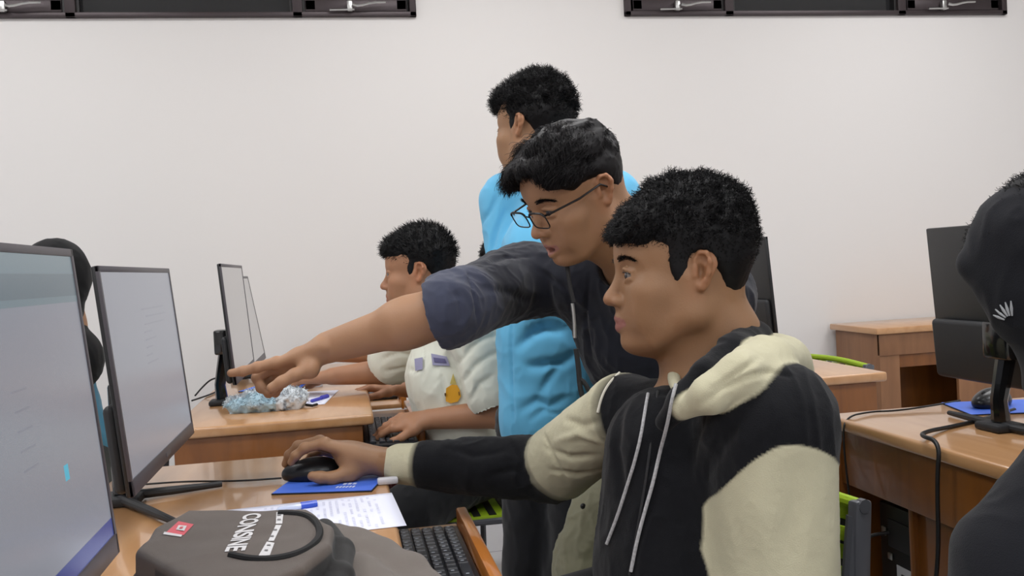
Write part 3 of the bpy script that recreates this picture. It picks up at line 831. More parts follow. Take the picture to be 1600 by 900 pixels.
    J.cone(top - UP * .06, shR - UP * .004, .055, .056, .04, col=BLK)
    J.cone(shL, elL, .080, .072, .03, col=2)
    J.cone(elL, wrL, .066, .045, .02, col=BLK)
    J.cone(shR + (elR - shR) * .06, elR + (shR - elR) * .18, .058, .063, .02, col=CRM)
    J.cone(elR + (shR - elR) * .12, elR, .060, .056, .01, col=BLK)
    J.cone(elR, elR + (wrR - elR) * .74, .056, .044, .01, col=BLK)
    J.cone(elR + (wrR - elR) * .77, elR + (wrR - elR) * .92, .039, .0365, .006, col=CRM)
    # hood: cream drape with a black inner collar
    hoodp = [P(1070, 640, 1.14), P(1108, 616, 1.115), P(1158, 586, 1.12), P(1203, 566, 1.18), P(1222, 566, 1.30), P(1190, 558, 1.42), P(1120, 570, 1.47), P(1056, 575, 1.40), P(1047, 590, 1.30)]
    J.chain(hoodp, [.012, .021, .027, .031, .036, .036, .030, .016, .012], .010, col=CRM)
    J.chain([P(1075, 632, 1.13), P(1120, 596, 1.12), P(1165, 562, 1.14), P(1190, 542, 1.20)], [.008, .014, .017, .016], .004, col=CRM)
    J.cone(P(1215, 590, 1.34), P(1200, 600, 1.42), .05, .05, .03, col=CRM)
    J.chain([P(1046, 552, 1.37), P(1051, 578, 1.30), P(1056, 606, 1.22)], [.007, .009, .007], .004, col=CRM)
    inner = [P(1040, 660, 1.17), P(1066, 628, 1.155), P(1106, 586, 1.16), P(1148, 546, 1.20), P(1176, 532, 1.30), P(1150, 545, 1.41), P(1090, 565, 1.43), P(1050, 600, 1.36), P(1036, 630, 1.25)]
    J.chain(inner, [.012, .017, .020, .021, .024, .022, .018, .014, .012], .008, col=BLK)
    # hollow for the neck
    J.cone(H.w((.005, 0, -.06)), neck - UP * .03 + H.d((.01, 0, 0)), .056, .064, .010, -1, None)
    # long soft folds of the black front and the sleeve
    V, Q = J.mesh(.0029 / QF)
    N = vnormals(V, Q)
    # sleeve seam lines follow the arm
    ax = nrm(elL - shL); t = (V - shL) @ ax
    lat = np.linalg.norm((V - shL) - t[:, None] * ax, axis=1)
    W = soft_paint(J, V, [0, 1, 2], .0025)
    u = ((V - shL) - t[:, None] * ax) @ fw
    sx = ((V - shL) - t[:, None] * ax) @ CV(1, 0, 0)
    sl = np.clip((t - .016 - np.where(sx < 0, 11.0, 5.5) * sx * sx) / .0025 + .5, 0, 1)
    wc = W[:, 1] + W[:, 2] * sl
    V = V + (folds(V, N, .006, 14, 3, (1, 1, .6)) - V) * (1 - .75 * wc)[:, None]; V = folds(V, N, .0012, 38, 8)
    V = creases(V, Q, [([(1092, 634), (1130, 606), (1170, 588), (1205, 580), (1235, 588)], .0045, .006), ([(1110, 612), (1150, 584), (1190, 556)], .0045, .005),
        ([(1248, 720), (1244, 780), (1236, 840), (1228, 899)], .014, .006), ([(1195, 720), (1186, 780), (1178, 850)], .016, -.005),
        ([(852, 700), (890, 715), (930, 712)], .006, .006), ([(868, 690), (905, 678), (935, 690)], .006, -.005), ([(862, 735), (900, 742), (940, 735)], .006, .006), ([(885, 655), (910, 665), (935, 660)], .006, .005), ([(850, 680), (868, 720), (885, 755)], .005, .004),
        ([(700, 700), (740, 712), (790, 705)], .007, .004), ([(760, 745), (800, 735), (830, 745)], .007, .004), ([(800, 695), (815, 720), (812, 755)], .006, .005),
        ([(1120, 640), (1100, 700), (1085, 780)], .012, -.006), ([(1165, 640), (1130, 690), (1105, 740)], .010, .006), ([(970, 640), (962, 700), (975, 780)], .010, .006)])
    cr = np.array(srgb(192, 187, 160)); bk = np.array(srgb(17, 18, 22))
    c = bk + (cr - bk) * wc[:, None]
    mesh_obj('jacket', V, Q, M_fleece, R, c); jb = bvh(V, Q)
    # piping on the far shoulder, drawstrings, sleeve hem
    def cord(pix, name, m, r, lift):
        pts = [hit(jb, *q, off=lift) for q in pix]; pts = [p_ for p_ in pts if p_ is not None]
        return attach(MB().tube(pts, r, 8, smooth_iter=2).build(name, m), R)
    M_cord = mat('white_black_flecked_cord', srgb(170, 170, 172), .8, vary=.6, vscale=260)
    cord([(1014, 618), (1010, 640), (1003, 680), (993, 720), (982, 760), (968, 805), (951, 850)], 'drawstring', M_cord, .0022, .003)
    cord([(1058, 603), (1052, 625), (1042, 665), (1032, 705), (1022, 750), (1009, 800), (997, 845), (988, 893)], 'drawstring', M_cord, .0024, .003)
    M_zip = mat('zip_metal', srgb(120, 122, 126), .4, metal=.8)
    cord([(1028, 612), (1024, 650), (1016, 700), (1008, 760), (996, 830), (984, 899)], 'zip', M_zip if False else M_blackmatte, .002, .0005)
    cord([(986, 574), (968, 584), (952, 600), (941, 620), (935, 645)], 'piping', mat('cream_piping', srgb(214, 210, 196), .8), .0022, .0015)
    # trousers (mostly below the frame)
    T = Sdf()
    side = nrm(np.cross(UP, fw))
    for sg in (1, -1):
        h0 = hip + side * sg * .09 - UP * .02; kn_ = h0 + nrm(fw + np.array([-.5, 0, 0])) * .40 + UP * .0; ft = kn_ + np.array([-.02, 0, -.42])
        T.chain([h0, kn_, ft], [.095, .070, .055], .03)
        T.flat(ft, ft + nrm(fw) * .14 - UP * .015, .04, .035, UP, .8, .01, col=1)
    T.cone(hip + side * .08, hip - side * .08, .11, .11, .03)
    V, Q = T.mesh(.008 / QF); mesh_obj('trousers', V, Q, M_cloth, R, paint(T.colors(V), [srgb(24, 25, 28), srgb(30, 30, 32)]))
    return R
boy()

# ---------------------------------------------------------------- standing instructor in the dark shirt, pointing
def glasses(H, parent):
    G = attach(empty('glasses', H.w((.09, 0, 0))), parent)
    M_gl = mat('black_wire_frame', srgb(20, 18, 20), .3, metal=.4)
    M_lens = mat('clear_lens', (.9, .95, 1.0), .02, trans=1.0, alpha=.14, spec=.5)
    f = MB()
    W = lambda x, y, z: tuple(H.w((x, y, z)))
    for y in (1, -1):
        ring = []
        for k in range(21):
            a = 2 * math.pi * k / 20; cx, cz = math.cos(a), math.sin(a)
            yy = .034 + .0265 * math.copysign(abs(cx) ** .5, cx); zz = -.007 + .0150 * math.copysign(abs(cz) ** .5, cz)
            ring.append(W(.1045 - .10 * max(0, yy - .03) ** 1 * .35 + .16 * (zz + .006) * 1.0, y * yy, zz))
        f.tube(ring, .0012, 6, caps=False)
        up_ = ring[1:10]; f.tube(up_, .0019, 6)
        l = bmesh.new(); vs = [l.verts.new(p_) for p_ in ring[:-1]]; l.faces.new(vs); m_ = MB(); m_._join(l)
        attach(m_.build('lens', M_lens), G) if False else None
        t = MB().tube([W(.1015, y * .056, .002), W(.097, y * .066, .0035), W(.04, y * .078, .006), W(-.005, y * .0805, .012), W(-.028, y * .080, -.006)], .0018, 6)
        o = t.build('temple_arm', M_gl); o.parent = G; o.matrix_parent_inverse = Matrix.Translation(-G.location) @ Matrix.Translation(-parent.location) if False else Matrix.Translation(-(Vector(H.w((.09, 0, 0)))))
        l2 = MB(); l2._join(_poly(ring[:-1])); o = l2.build('lens', M_lens, smooth=False); o.parent = G; o.matrix_parent_inverse = Matrix.Translation(-(Vector(H.w((.09, 0, 0)))))
    f.tube([W(.1055, .010, -.001), W(.108, 0, .002), W(.1055, -.010, -.001)], .0013, 6)
    o = f.build('rim', M_gl); o.parent = G; o.matrix_parent_inverse = Matrix.Translation(-(Vector(H.w((.09, 0, 0)))))
def _poly(pts):
    l = bmesh.new(); l.faces.new([l.verts.new(p_) for p_ in pts]); return l
def instructor():
    R = empty('person', (.62, 1.95, 0))
    tag(R, 'man in dark navy shirt and glasses leaning over and pointing at a screen', 'person')
    fwd = CV(-.81, -.45, -.38); up = CV(-.36, .88, -.275)
    h0 = Frame((0, 0, 0), fwd, up)
    H = Frame(P(945, 296, 1.53) - h0.R[1] * .078 + h0.R[0] * .01, fwd, up, .97)
    neck = P(1005, 400, 1.72); shR = P(818, 438, 1.86); shL = P(1108, 470, 1.75)
    el = P(695, 486, 1.63); wr = P(512, 543, 1.68)
    hipc = np.array([.74, 2.02, .90]); chest = P(985, 470, 1.84)
    elL = P(1128, 640, 1.76); wrL = P(1205, 700, 1.55)
    S = Sdf()
    head_sdf(S, H, {'open': .006, 'nose': 1.2, 'earfwd': .25})
    S.cone(H.w((-.03, 0, -.04)), neck, .055, .062, .03)
    S.cone(H.w((.0, 0, -.08)), neck + np.array([0, -.02, -.03]), .035, .045, .03)
    S.cone(neck, chest, .06, .085, .05); S.cone(shR, chest, .05, .07, .03); S.cone(shL, chest, .05, .07, .03)
    S.cone(chest, hipc, .09, .10, .05)
    S.chain([shR, el], [.044, .038], .01)
    d = nrm(wr - el)
    S.cone(el, el + (wr - el) * .35, .046, .045, .02); S.flat(el + (wr - el) * .3, wr, .041, .029, CV(0, 0, 1), .85, .02)
    B = P
    kn = [B(432, 566, 1.665), B(427, 573, 1.69), B(430, 583, 1.712), B(436, 592, 1.73)]
    fi = [[B(402, 574, 1.66), B(380, 580, 1.658), B(361, 583, 1.656)],
          [B(402, 590, 1.69), B(408, 606, 1.688), B(418, 612, 1.682)],
          [B(410, 602, 1.705), B(420, 614, 1.70), B(430, 608, 1.69)],
          [B(420, 606, 1.722), B(430, 614, 1.715), B(438, 606, 1.705)]]
    th = [B(484, 577, 1.655), B(460, 586, 1.640), B(440, 597, 1.632), B(424, 606, 1.630)]
    hand_sdf(S, B(500, 548, 1.68), kn, fi, th, CV(-.25, .9, .1), r=.0092, wr=.027)
    S.chain([shL, elL, wrL], [.048, .042, .028], .01)
    f_ = nrm(wrL - elL); s_ = nrm(np.cross(f_, UP)); wl = wrL + f_ * .02
    knl = [wl + f_ * .08 + s_ * (.03 - .02 * i) for i in range(4)]
    hand_sdf(S, wl, knl, [[k_ + f_ * .03 - UP * .01, k_ + f_ * .04 - UP * .03, k_ + f_ * .03 - UP * .05] for k_ in knl], [wl + f_ * .03 + s_ * .035, wl + f_ * .055 + s_ * .05, wl + f_ * .07 + s_ * .052 - UP * .02], UP)
    V, Q = S.mesh(.0022 / QF)
    mesh_obj('body', V, Q, M_skin, R, head_paint(V, H, srgb(164, 124, 94), srgb(160, 112, 102))); bv = bvh(V, Q)
    eye_objs(H, R, (1, .05, -.3)); brow_obj(H, bv, R, M_hair); glasses(H, R)
    def wav(p):
        L = H.l(p); top = np.clip((L[..., 2] - .02) / .04, 0, 1)
        q = p @ H.R.T
        q = q * np.array([22, 60, 34]) + noise3(p * 22, 3)[..., None] * 1.3
        return top * (.006 * noise3(q, 1) + .0025 * noise3(q * 2.3, 9)) + .001 * noise3(p * 220, 4)
    hair_obj('hair', H,
             [((-.008, 0, .054), (.090, .080, .072), .02), ((.050, .0, .066), (.052, .066, .036), .02), ((.078, -.006, .072), (.034, .040, .024), .014), ((.064, -.050, .044), (.028, .020, .034), .014), ((.040, .058, .040), (.040, .020, .026), .014), ((-.034, 0, .028), (.058, .077, .066), .02), ((-.046, 0, -.004), (.034, .052, .038), .018)],
             [('e', (.110, .014, .006), (.058, .054, .072), .008), ('e', (.082, 0, -.024), (.062, .16, .066), .010), ('e', (.010, .085, -.036), (.058, .06, .062), .008), ('e', (.010, -.085, -.036), (.058, .06, .062), .008),
              ('p', (0, 0, -.040), (.45, 0, -.9), .006), ('e', (.06, 0, -.08), (.085, .2, .075), .01)],
             M_hairbrown, R, dispf=wav, n=12000, length=.036, rad=.0006, curl=.35, wave=4.5, lift=.10, gravity=tuple(H.d((-.15, 0, -.9))),
             flow=lambda L: np.stack([.5 + 0 * L[:, 0], .9 * np.sign(L[:, 1] + .01) * (np.abs(L[:, 1]) < .06), -.4 * (L[:, 0] < -.03)], -1), jitter=.16,
             lenf=lambda L: np.clip((L[:, 0] + .07) / .10, .3, 1) * np.where((L[:, 0] > .06) & (L[:, 1] > -.035), .5, 1) * np.clip((L[:, 2] - .02) / .05, .35, 1), select=lambda L: (L[:, 2] > .04 - .1 * np.maximum(-L[:, 0] - .03, 0)) * 1.0, seed=11)
    J = Sdf()
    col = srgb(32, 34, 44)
    J.cone(neck - UP * .05 + CV(0, 0, .02), shR + UP * .0, .075, .070, .04)
    J.cone(neck - UP * .05 + CV(0, 0, .02), shL, .08, .082, .04)
    J.flat(chest - UP * .09 + CV(.02, 0, .03), (chest + hipc) / 2 + CV(.0, -.04, 0), .165, .165, CV(0, .4, -1), .72, .05)
    J.flat((chest + hipc) / 2 + CV(.0, -.04, 0), hipc - UP * .06, .165, .170, CV(0, .3, -1), .75, .05)
    cuff = el + (shR - el) * -.02
    J.cone(shR, el + (shR - el) * .15, .078, .060, .02)
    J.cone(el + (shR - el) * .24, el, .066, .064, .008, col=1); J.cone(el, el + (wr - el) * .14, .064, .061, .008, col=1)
    J.cone(shL, elL, .078, .062, .02); J.cone(elL, wrL - (wrL - elL) * .3, .060, .05, .02)
    dv = nrm(wr - el); e2 = nrm(np.cross(dv, UP)); e3 = np.cross(dv, e2)
    J.box(el + dv * .115, (.095, .10, .10), np.stack([dv, e2, e3]), .003, .004, -1, None)
    J.cone(el + dv * .035, el + dv * .08, .049, .053, .004, -1, None)
    # collar
    J.chain([P(968, 415, 1.62), P(1010, 392, 1.66), P(1040, 372, 1.76), P(1010, 378, 1.84), P(960, 400, 1.82)], [.012, .015, .018, .018, .016], .012)
    J.cone(H.w((0, 0, -.07)), neck - UP * .03, .055, .058, .012, -1, None)
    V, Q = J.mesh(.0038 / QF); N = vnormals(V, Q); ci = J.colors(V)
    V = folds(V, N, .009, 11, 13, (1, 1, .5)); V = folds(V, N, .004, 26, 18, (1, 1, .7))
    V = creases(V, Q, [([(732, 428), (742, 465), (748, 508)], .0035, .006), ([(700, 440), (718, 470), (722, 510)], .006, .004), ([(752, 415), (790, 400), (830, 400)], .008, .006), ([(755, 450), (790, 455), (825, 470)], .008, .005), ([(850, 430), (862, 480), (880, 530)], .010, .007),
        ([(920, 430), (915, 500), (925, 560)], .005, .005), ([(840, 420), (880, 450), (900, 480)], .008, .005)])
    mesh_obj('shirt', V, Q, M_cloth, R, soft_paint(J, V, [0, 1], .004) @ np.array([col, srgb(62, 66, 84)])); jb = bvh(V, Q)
    # lanyard with a metal clip
    def strap(pix, name, m, w, lift=.004, dep=None):
        pts = []
        for q in pix:
            h_ = hit(jb, q[0], q[1], off=lift) if len(q) == 2 else P(*q)
            if h_ is not None: pts.append(h_)
        return attach(MB().tube(pts, w, 8, smooth_iter=1).build(name, m), R)
    ly = P(898, 470, 1.60)
    L_ = attach(empty('lanyard', tuple(ly)), R)
    for nm, m_, pts, r_ in (('strap', M_blackmatte, [P(886, 415, 1.60), P(890, 445, 1.60), P(896, 472, 1.60)], .004), ('clip', M_steel, [P(894, 474, 1.60), P(897, 500, 1.60), P(898, 528, 1.60)], .0035),
                            ('cord', M_blackmatte, [P(900, 545, 1.56), P(904, 575, 1.56), P(906, 604, 1.56), P(912, 628, 1.56)], .0045), ('cord', M_blackmatte, [P(903, 590, 1.56), P(914, 598, 1.56), P(922, 615, 1.56)], .004)):
        o = MB().tube(pts, r_, 8, smooth_iter=1).build(nm, m_); o.parent = L_; o.matrix_parent_inverse = Matrix.Translation(-Vector(ly))
    T = Sdf()
    for hx, kx, fx in ((P(1010, 650, 2.02), P(928, 880, 1.93), None), (P(1110, 650, 2.02), P(1090, 900, 2.05), None)):
        ft = np.array([kx[0] + .02, kx[1] + .08, .05])
        T.chain([hx, kx, ft], [.105, .080, .062], .03)
        T.flat(ft - UP * .01, ft + np.array([-.15, -.03, -.015]), .042, .036, UP, .8, .01, col=1)
    T.cone(P(1030, 625, 2.05), P(1100, 625, 2.05), .12, .12, .04)
    V, Q = T.mesh(.005 / QF); N = vnormals(V, Q); V = folds(V, N, .010, 16, 23, (1, 1, .6)); V = folds(V, N, .004, 34, 29)
    mesh_obj('trousers', V, Q, M_cloth, R, paint(T.colors(V), [srgb(150, 148, 124), srgb(30, 28, 28)])); tb = bvh(V, Q)
    q = hit(tb, 912, 792, .002)
    if q is not None: attach(MB().ellipsoid(q, (.006, .006, .006)).build('button', M_black), R)
instructor()

# ---------------------------------------------------------------- simpler people: shared torso helper
def simple_hand(S, w, f, b, s=1.0, curl=.4, thumb_side=1, r=.0088):
    """hand continuing along f from the wrist, b = back normal"""
    f = nrm(f); b = nrm(b - f * (np.array(b) @ f)); sd = np.cross(f, b) * thumb_side
    kn = [w + (f * (.088 - .004 * abs(i - 1)) + sd * (.030 - .020 * i) + b * (.004 - .002 * abs(i - 1.5))) * s for i in range(4)]
    fi = []
    for i, k in enumerate(kn):
        L = (.042, .046, .043, .034)[i] * s; p = k; pts = []; a = .25 * curl
        for j in range(3):
            a += .55 * curl; p = p + (f * math.cos(a) - b * math.sin(a)) * L * (1, .66, .5)[j]; pts.append(p)
        fi.append(pts)
    th = [w + (f * .028 + sd * .034 - b * .008) * s, w + (f * .058 + sd * .052 - b * .018) * s, w + (f * .084 + sd * .056 - b * .026) * s, w + (f * .102 + sd * .052 - b * .032) * s]
    hand_sdf(S, w, kn, fi, th, b, r * s, s=s)
def figure(label, root, H, neck, sh, el, wr, hip, top_col, skin, shirt='long', hands=True, knees=None, feet=None, trouser=None, shoe=(.02, .02, .02), rad=.15, h=.0032, hair=None,
           hem=None, backs=(UP, UP), facing=None, sleeve_to=.6, lip=None, head_o=None, name_shirt='shirt', sleeves=None, fold=.008, curl=.5, crease=None):
    R = empty('person', root); tag(R, label, 'person')
    S = Sdf(); head_sdf(S, H, head_o or {})
    S.cone(H.w((-.03, 0, -.04)), neck, .053, .058, .03); S.cone(H.w((.0, 0, -.085)), neck + H.d((.03, 0, -.02)), .034, .04, .03)
    chest = (sh[0] + sh[1]) / 2 - UP * .05
    S.cone(neck, chest, .055, .075, .04); S.cone(sh[0], sh[1], .045, .045, .03); S.cone(chest, hip, .08, .095, .05)
    fw = nrm(np.cross(UP, sh[1] - sh[0])) if facing is None else nrm(facing)
    for i in (0, 1):
        S.chain([sh[i], el[i], wr[i]], [.046, .040, .027], .01)
        f = nrm(wr[i] - el[i])
        if hands: simple_hand(S, wr[i] + f * .01, f, backs[i], thumb_side=1 if i == 0 else -1, curl=curl)
    V, Q = S.mesh(h / QF)
    mesh_obj('body', V, Q, M_skin, R, head_paint(V, H, skin, lip or tuple(np.array(skin) * np.array([1.0, .8, .85]))))
    eye_objs(H, R)
    J = Sdf(); low = hem if hem is not None else hip - UP * .06
    J.flat(chest - UP * .09, (chest + low) / 2 - UP * .04, rad, rad * 1.0, fw, .70, .05); J.flat((chest + low) / 2 - UP * .04, low, rad * 1.0, rad * 1.02, fw, .72, .05)
    for i in (0, 1):
        J.cone(neck - UP * .055, sh[i] + UP * .005, .062, .066, .04)
        if shirt == 'long':
            J.cone(sh[i], el[i], .068, .058, .02); J.cone(el[i], el[i] + (wr[i] - el[i]) * .93, .056, .038, .02)
        else:
            e = sh[i] + (el[i] - sh[i]) * sleeve_to
            J.cone(sh[i], e, .070, .076, .02); J.cone(e + nrm(el[i] - sh[i]) * .055, e + nrm(el[i] - sh[i]) * .12, .064, .068, .003, -1, None)
            J.plane(e + nrm(el[i] - sh[i]) * .035, nrm(el[i] - sh[i]), .003, -1) if False else None
    J.cone(neck - UP * .085, chest - UP * .06, .078, .11, .04)
    J.cone(H.w((0, 0, -.06)), neck - UP * .02, .050, .056, .01, -1, None)
    J.box(low - UP * .13, (.4, .4, .08), None, .003, .004, -1, None)
    V, Q = J.mesh(.0045 / QF); N = vnormals(V, Q); V = folds(V, N, fold, 6.5, 31, (1, 1, .7)); V = folds(V, N, fold * .35, 15, 37, (1, 1, .7))
    if crease: V = creases(V, Q, crease)
    sho = mesh_obj(name_shirt, V, Q, M_cloth, R, np.tile(np.array(top_col), (len(V), 1))); jb = bvh(V, Q)
    if knees is not None:
        T = Sdf(); sd = nrm(sh[1] - sh[0]); sd = nrm(sd - UP * (sd @ UP))
        for i, sg in ((0, -1), (1, 1)):
            h0 = hip + sd * sg * .072 - UP * .05
            T.chain([h0, knees[i], feet[i]], [.088, .074, .055], .03)
            tf = nrm(np.array([fw[0], fw[1], 0]))
            T.flat(feet[i] - UP * .02, feet[i] + tf * .15 - UP * .03, .040, .034, UP, .8, .01, col=1)
        T.cone(hip - sd * .06 - UP * .04, hip + sd * .06 - UP * .04, .095, .095, .04)
        V, Q = T.mesh(.006 / QF); N = vnormals(V, Q); V = folds(V, N, .006, 14, 41)
        mesh_obj('trousers', V, Q, M_cloth, R, soft_paint(T, V, [0, 1], .006) @ np.array([trouser, shoe]))
    return R, jb
def short_hair(H, R, seed, n=7000, top=.012, ln=.012, m=None, curlw=(.9, 9.), amp=.005, front=0.0, vol=0.0):
    def dsp(p):
        L = H.l(p); t = np.clip((L[..., 2] - .03) / .03, 0, 1)
        q = p + noise3(p * 60, 2)[..., None] * .004
        return t * (amp * noise3(q * 80, seed) + amp * .8 * noise3(q * 40, 9)) + .001 * noise3(p * 220, 4)
    hair_obj('hair', H,
             [((-.012, 0, .052 + top * .5), (.091 + vol, .080 + vol, .074 + top * .6 + vol), .02), ((.050 + front, 0, .060 + top * .5), (.052, .064 + vol, .038 + vol), .02), ((-.040, 0, .030), (.058 + vol, .078 + vol, .068), .02), ((-.050, 0, -.008), (.034, .054, .042), .018)],
             [('e', (.100, 0, -.012), (.056, .16, .062), .010), ('e', (.012, .085, -.035), (.060, .06, .060), .010), ('e', (.012, -.085, -.035), (.060, .06, .060), .010),
              ('e', (-.02, 0, -.105), (.075, .2, .07), .008), ('e', (.06, 0, -.07), (.085, .2, .075), .01), ('add', (.012, .0655, .012), (.012, .009, .024), .008), ('add', (.012, -.0655, .012), (.012, .009, .024), .008)],
             m or M_hair, R, h=.0045, dispf=dsp, n=n, length=ln, rad=.0008, curl=curlw[0], wave=curlw[1], flow=lambda L: np.stack([.4 + 0 * L[:, 0], 0 * L[:, 0], .1 + 0 * L[:, 0]], -1), lift=.6,
             lenf=lambda L: np.clip((L[:, 2] + .01) / .06, .18, 1), select=lambda L: (L[:, 2] > -.03) * 1.0 + (L[:, 2] > .04), seed=seed)

# standing man in the blue shirt, back half-turned
H = Frame(P(834, 203, 2.20), CV(-.80, -.02, .60), CV(0, 1, .02), .97)
R, jb = figure('standing man in bright blue shirt with curly hair, back turned', (.45, 2.18, 0), H, P(866, 266, 2.25),
       (P(790, 318, 2.31), P(952, 318, 2.13)), (P(800, 455, 2.26), P(966, 470, 2.10)), (P(822, 520, 2.40), P(940, 540, 2.32)), P(872, 640, 2.20), srgb(108, 190, 232), srgb(160, 122, 92),
       knees=(P(838, 880, 2.22), P(905, 900, 2.14)), feet=(np.array([.38, 2.28, .08]), np.array([.58, 2.16, .08])), trouser=srgb(26, 27, 31), rad=.158, hem=P(868, 668, 2.20) + UP * .04, fold=.012, facing=CV(-.75, 0, .65),
       crease=[([(812, 540), (830, 522), (852, 513), (878, 516)], .012, .016), ([(824, 572), (850, 570), (880, 566), (902, 552)], .012, .014), ([(846, 612), (860, 590), (874, 572)], .010, .010), ([(800, 480), (799, 540), (800, 600), (803, 665)], .004, .005),
               ([(820, 500), (850, 490), (880, 495)], .014, -.010), ([(815, 640), (840, 625), (860, 635), (885, 620)], .010, .009), ([(765, 400), (775, 360), (790, 330)], .008, .009), ([(752, 350), (765, 330), (780, 300)], .008, .007), ([(830, 655), (850, 640), (880, 650)], .008, .006)])
short_hair(H, R, 21, n=8000, top=.012, ln=.019, amp=.008, front=.010, vol=.003)
# seated man in the white batik shirt
H = Frame(P(655, 426, 2.56), CV(-1, -.04, .03), CV(-.03, 1, .0), 1.0)
shA = (P(655, 520, 2.76), P(742, 530, 2.46)); elA = (P(600, 580, 2.86), P(782, 646, 2.44)); wrA = (P(520, 588, 2.88), P(672, 655, 2.48))
R, jb = figure('seated man in white short-sleeved shirt with orange emblem, typing at the far desk', (.42, 2.62, 0), H, P(697, 492, 2.62),
       shA, elA, wrA, P(735, 690, 2.66), srgb(228, 230, 216), srgb(168, 122, 92), shirt='short', sleeve_to=.72,
       knees=(P(650, 792, 2.62), P(640, 800, 2.42)), feet=(np.array([.10, 2.75, .08]), np.array([.06, 2.5, .08])), trouser=srgb(22, 23, 26), rad=.155, hem=P(735, 690, 2.64), fold=.012, facing=CV(-.9, 0, -.45),
       backs=(UP, UP + CV(0, 0, -.4)), curl=.55,
       crease=[([(714, 570), (735, 545), (755, 530), (780, 522)], .008, .009), ([(720, 600), (742, 572), (765, 556), (784, 548)], .008, .009), ([(735, 625), (750, 600), (772, 585)], .008, .007), ([(661, 524), (662, 555), (660, 590)], .004, .004),
               ([(600, 560), (620, 552), (645, 556)], .008, .007), ([(605, 580), (630, 575), (650, 580)], .007, .006), ([(690, 520), (715, 535), (725, 560)], .008, .006), ([(680, 600), (690, 590), (700, 640)], .006, .005)])
short_hair(H, R, 33, n=5000, top=.010, ln=.014, curlw=(.25, 3.))
def patch(name, bv, pix, m, R, off=.002):
    off += .004
    pts = [hit(bv, *q, off=off) for q in pix]
    if any(q is None for q in pts): return None
    mb = MB(); vs = [mb.bm.verts.new(q) for q in pts]
    c = mb.bm.verts.new(sum(pts) / len(pts) + (nrm(CAMPOS - pts[0]) * .003))
    for i in range(len(vs)): mb.bm.faces.new((c, vs[i], vs[(i + 1) % len(vs)]))
    return attach(mb.build(name, m), R)
M_badge = mat('violet_badge', srgb(150, 148, 178), .7); M_badge2 = mat('violet_print', srgb(92, 88, 128), .7)
M_orange = mat('orange_emblem', srgb(222, 160, 30), .6); M_dkorange = mat('dark_emblem_mark', srgb(90, 60, 10), .6); M_placket = mat('cream_placket', srgb(226, 222, 188), .8)
patch('name_badge', jb, [(675, 554), (700, 556), (704, 572), (677, 571)], M_badge, R)
patch('badge_print', jb, [(679, 560), (696, 561), (699, 568), (680, 567)], M_badge2, R, .004)
patch('badge_patch', jb, [(650, 562), (661, 560), (663, 578), (652, 580)], M_badge, R)
patch('emblem', jb, [(696 + 0, 618), (699, 606), (706, 601), (714, 602), (720, 609), (721, 619), (716, 627), (706, 629), (699, 626)], M_orange, R)
patch('emblem_tip', jb, [(703, 600), (708, 584), (713, 601)], mat('ochre_emblem', srgb(196, 176, 96), .7), R)
patch('emblem_print', jb, [(697, 613), (700, 613), (700, 619), (697, 619)], M_dkorange, R, .004)
patch('emblem_print', jb, [(716, 612), (719, 612), (719, 618), (716, 618)], M_dkorange, R, .004)
# second typist behind him
H = Frame(P(800, 425, 3.05), CV(-1, -.04, .1), CV(0, 1, 0), 1.0)
R, jb = figure('seated person mostly hidden behind the blue shirt, forearms over the far desk', (.58, 3.15, 0), H, P(830, 490, 3.12),
       (P(760, 530, 3.30), P(790, 535, 3.0)), (P(655, 552, 3.22), P(720, 612, 3.0)), (P(520, 553, 3.12), P(628, 607, 3.0)), P(840, 640, 3.15), srgb(206, 206, 184), srgb(166, 120, 90), shirt='short', sleeve_to=.55,
       knees=(np.array([.2, 3.3, .5]), np.array([.2, 3.1, .5])), feet=(np.array([.15, 3.3, .08]), np.array([.15, 3.1, .08])), trouser=srgb(90, 16, 20), rad=.14, facing=CV(-1, 0, -.1), h=.004, curl=.5)
short_hair(H, R, 44, n=2500)
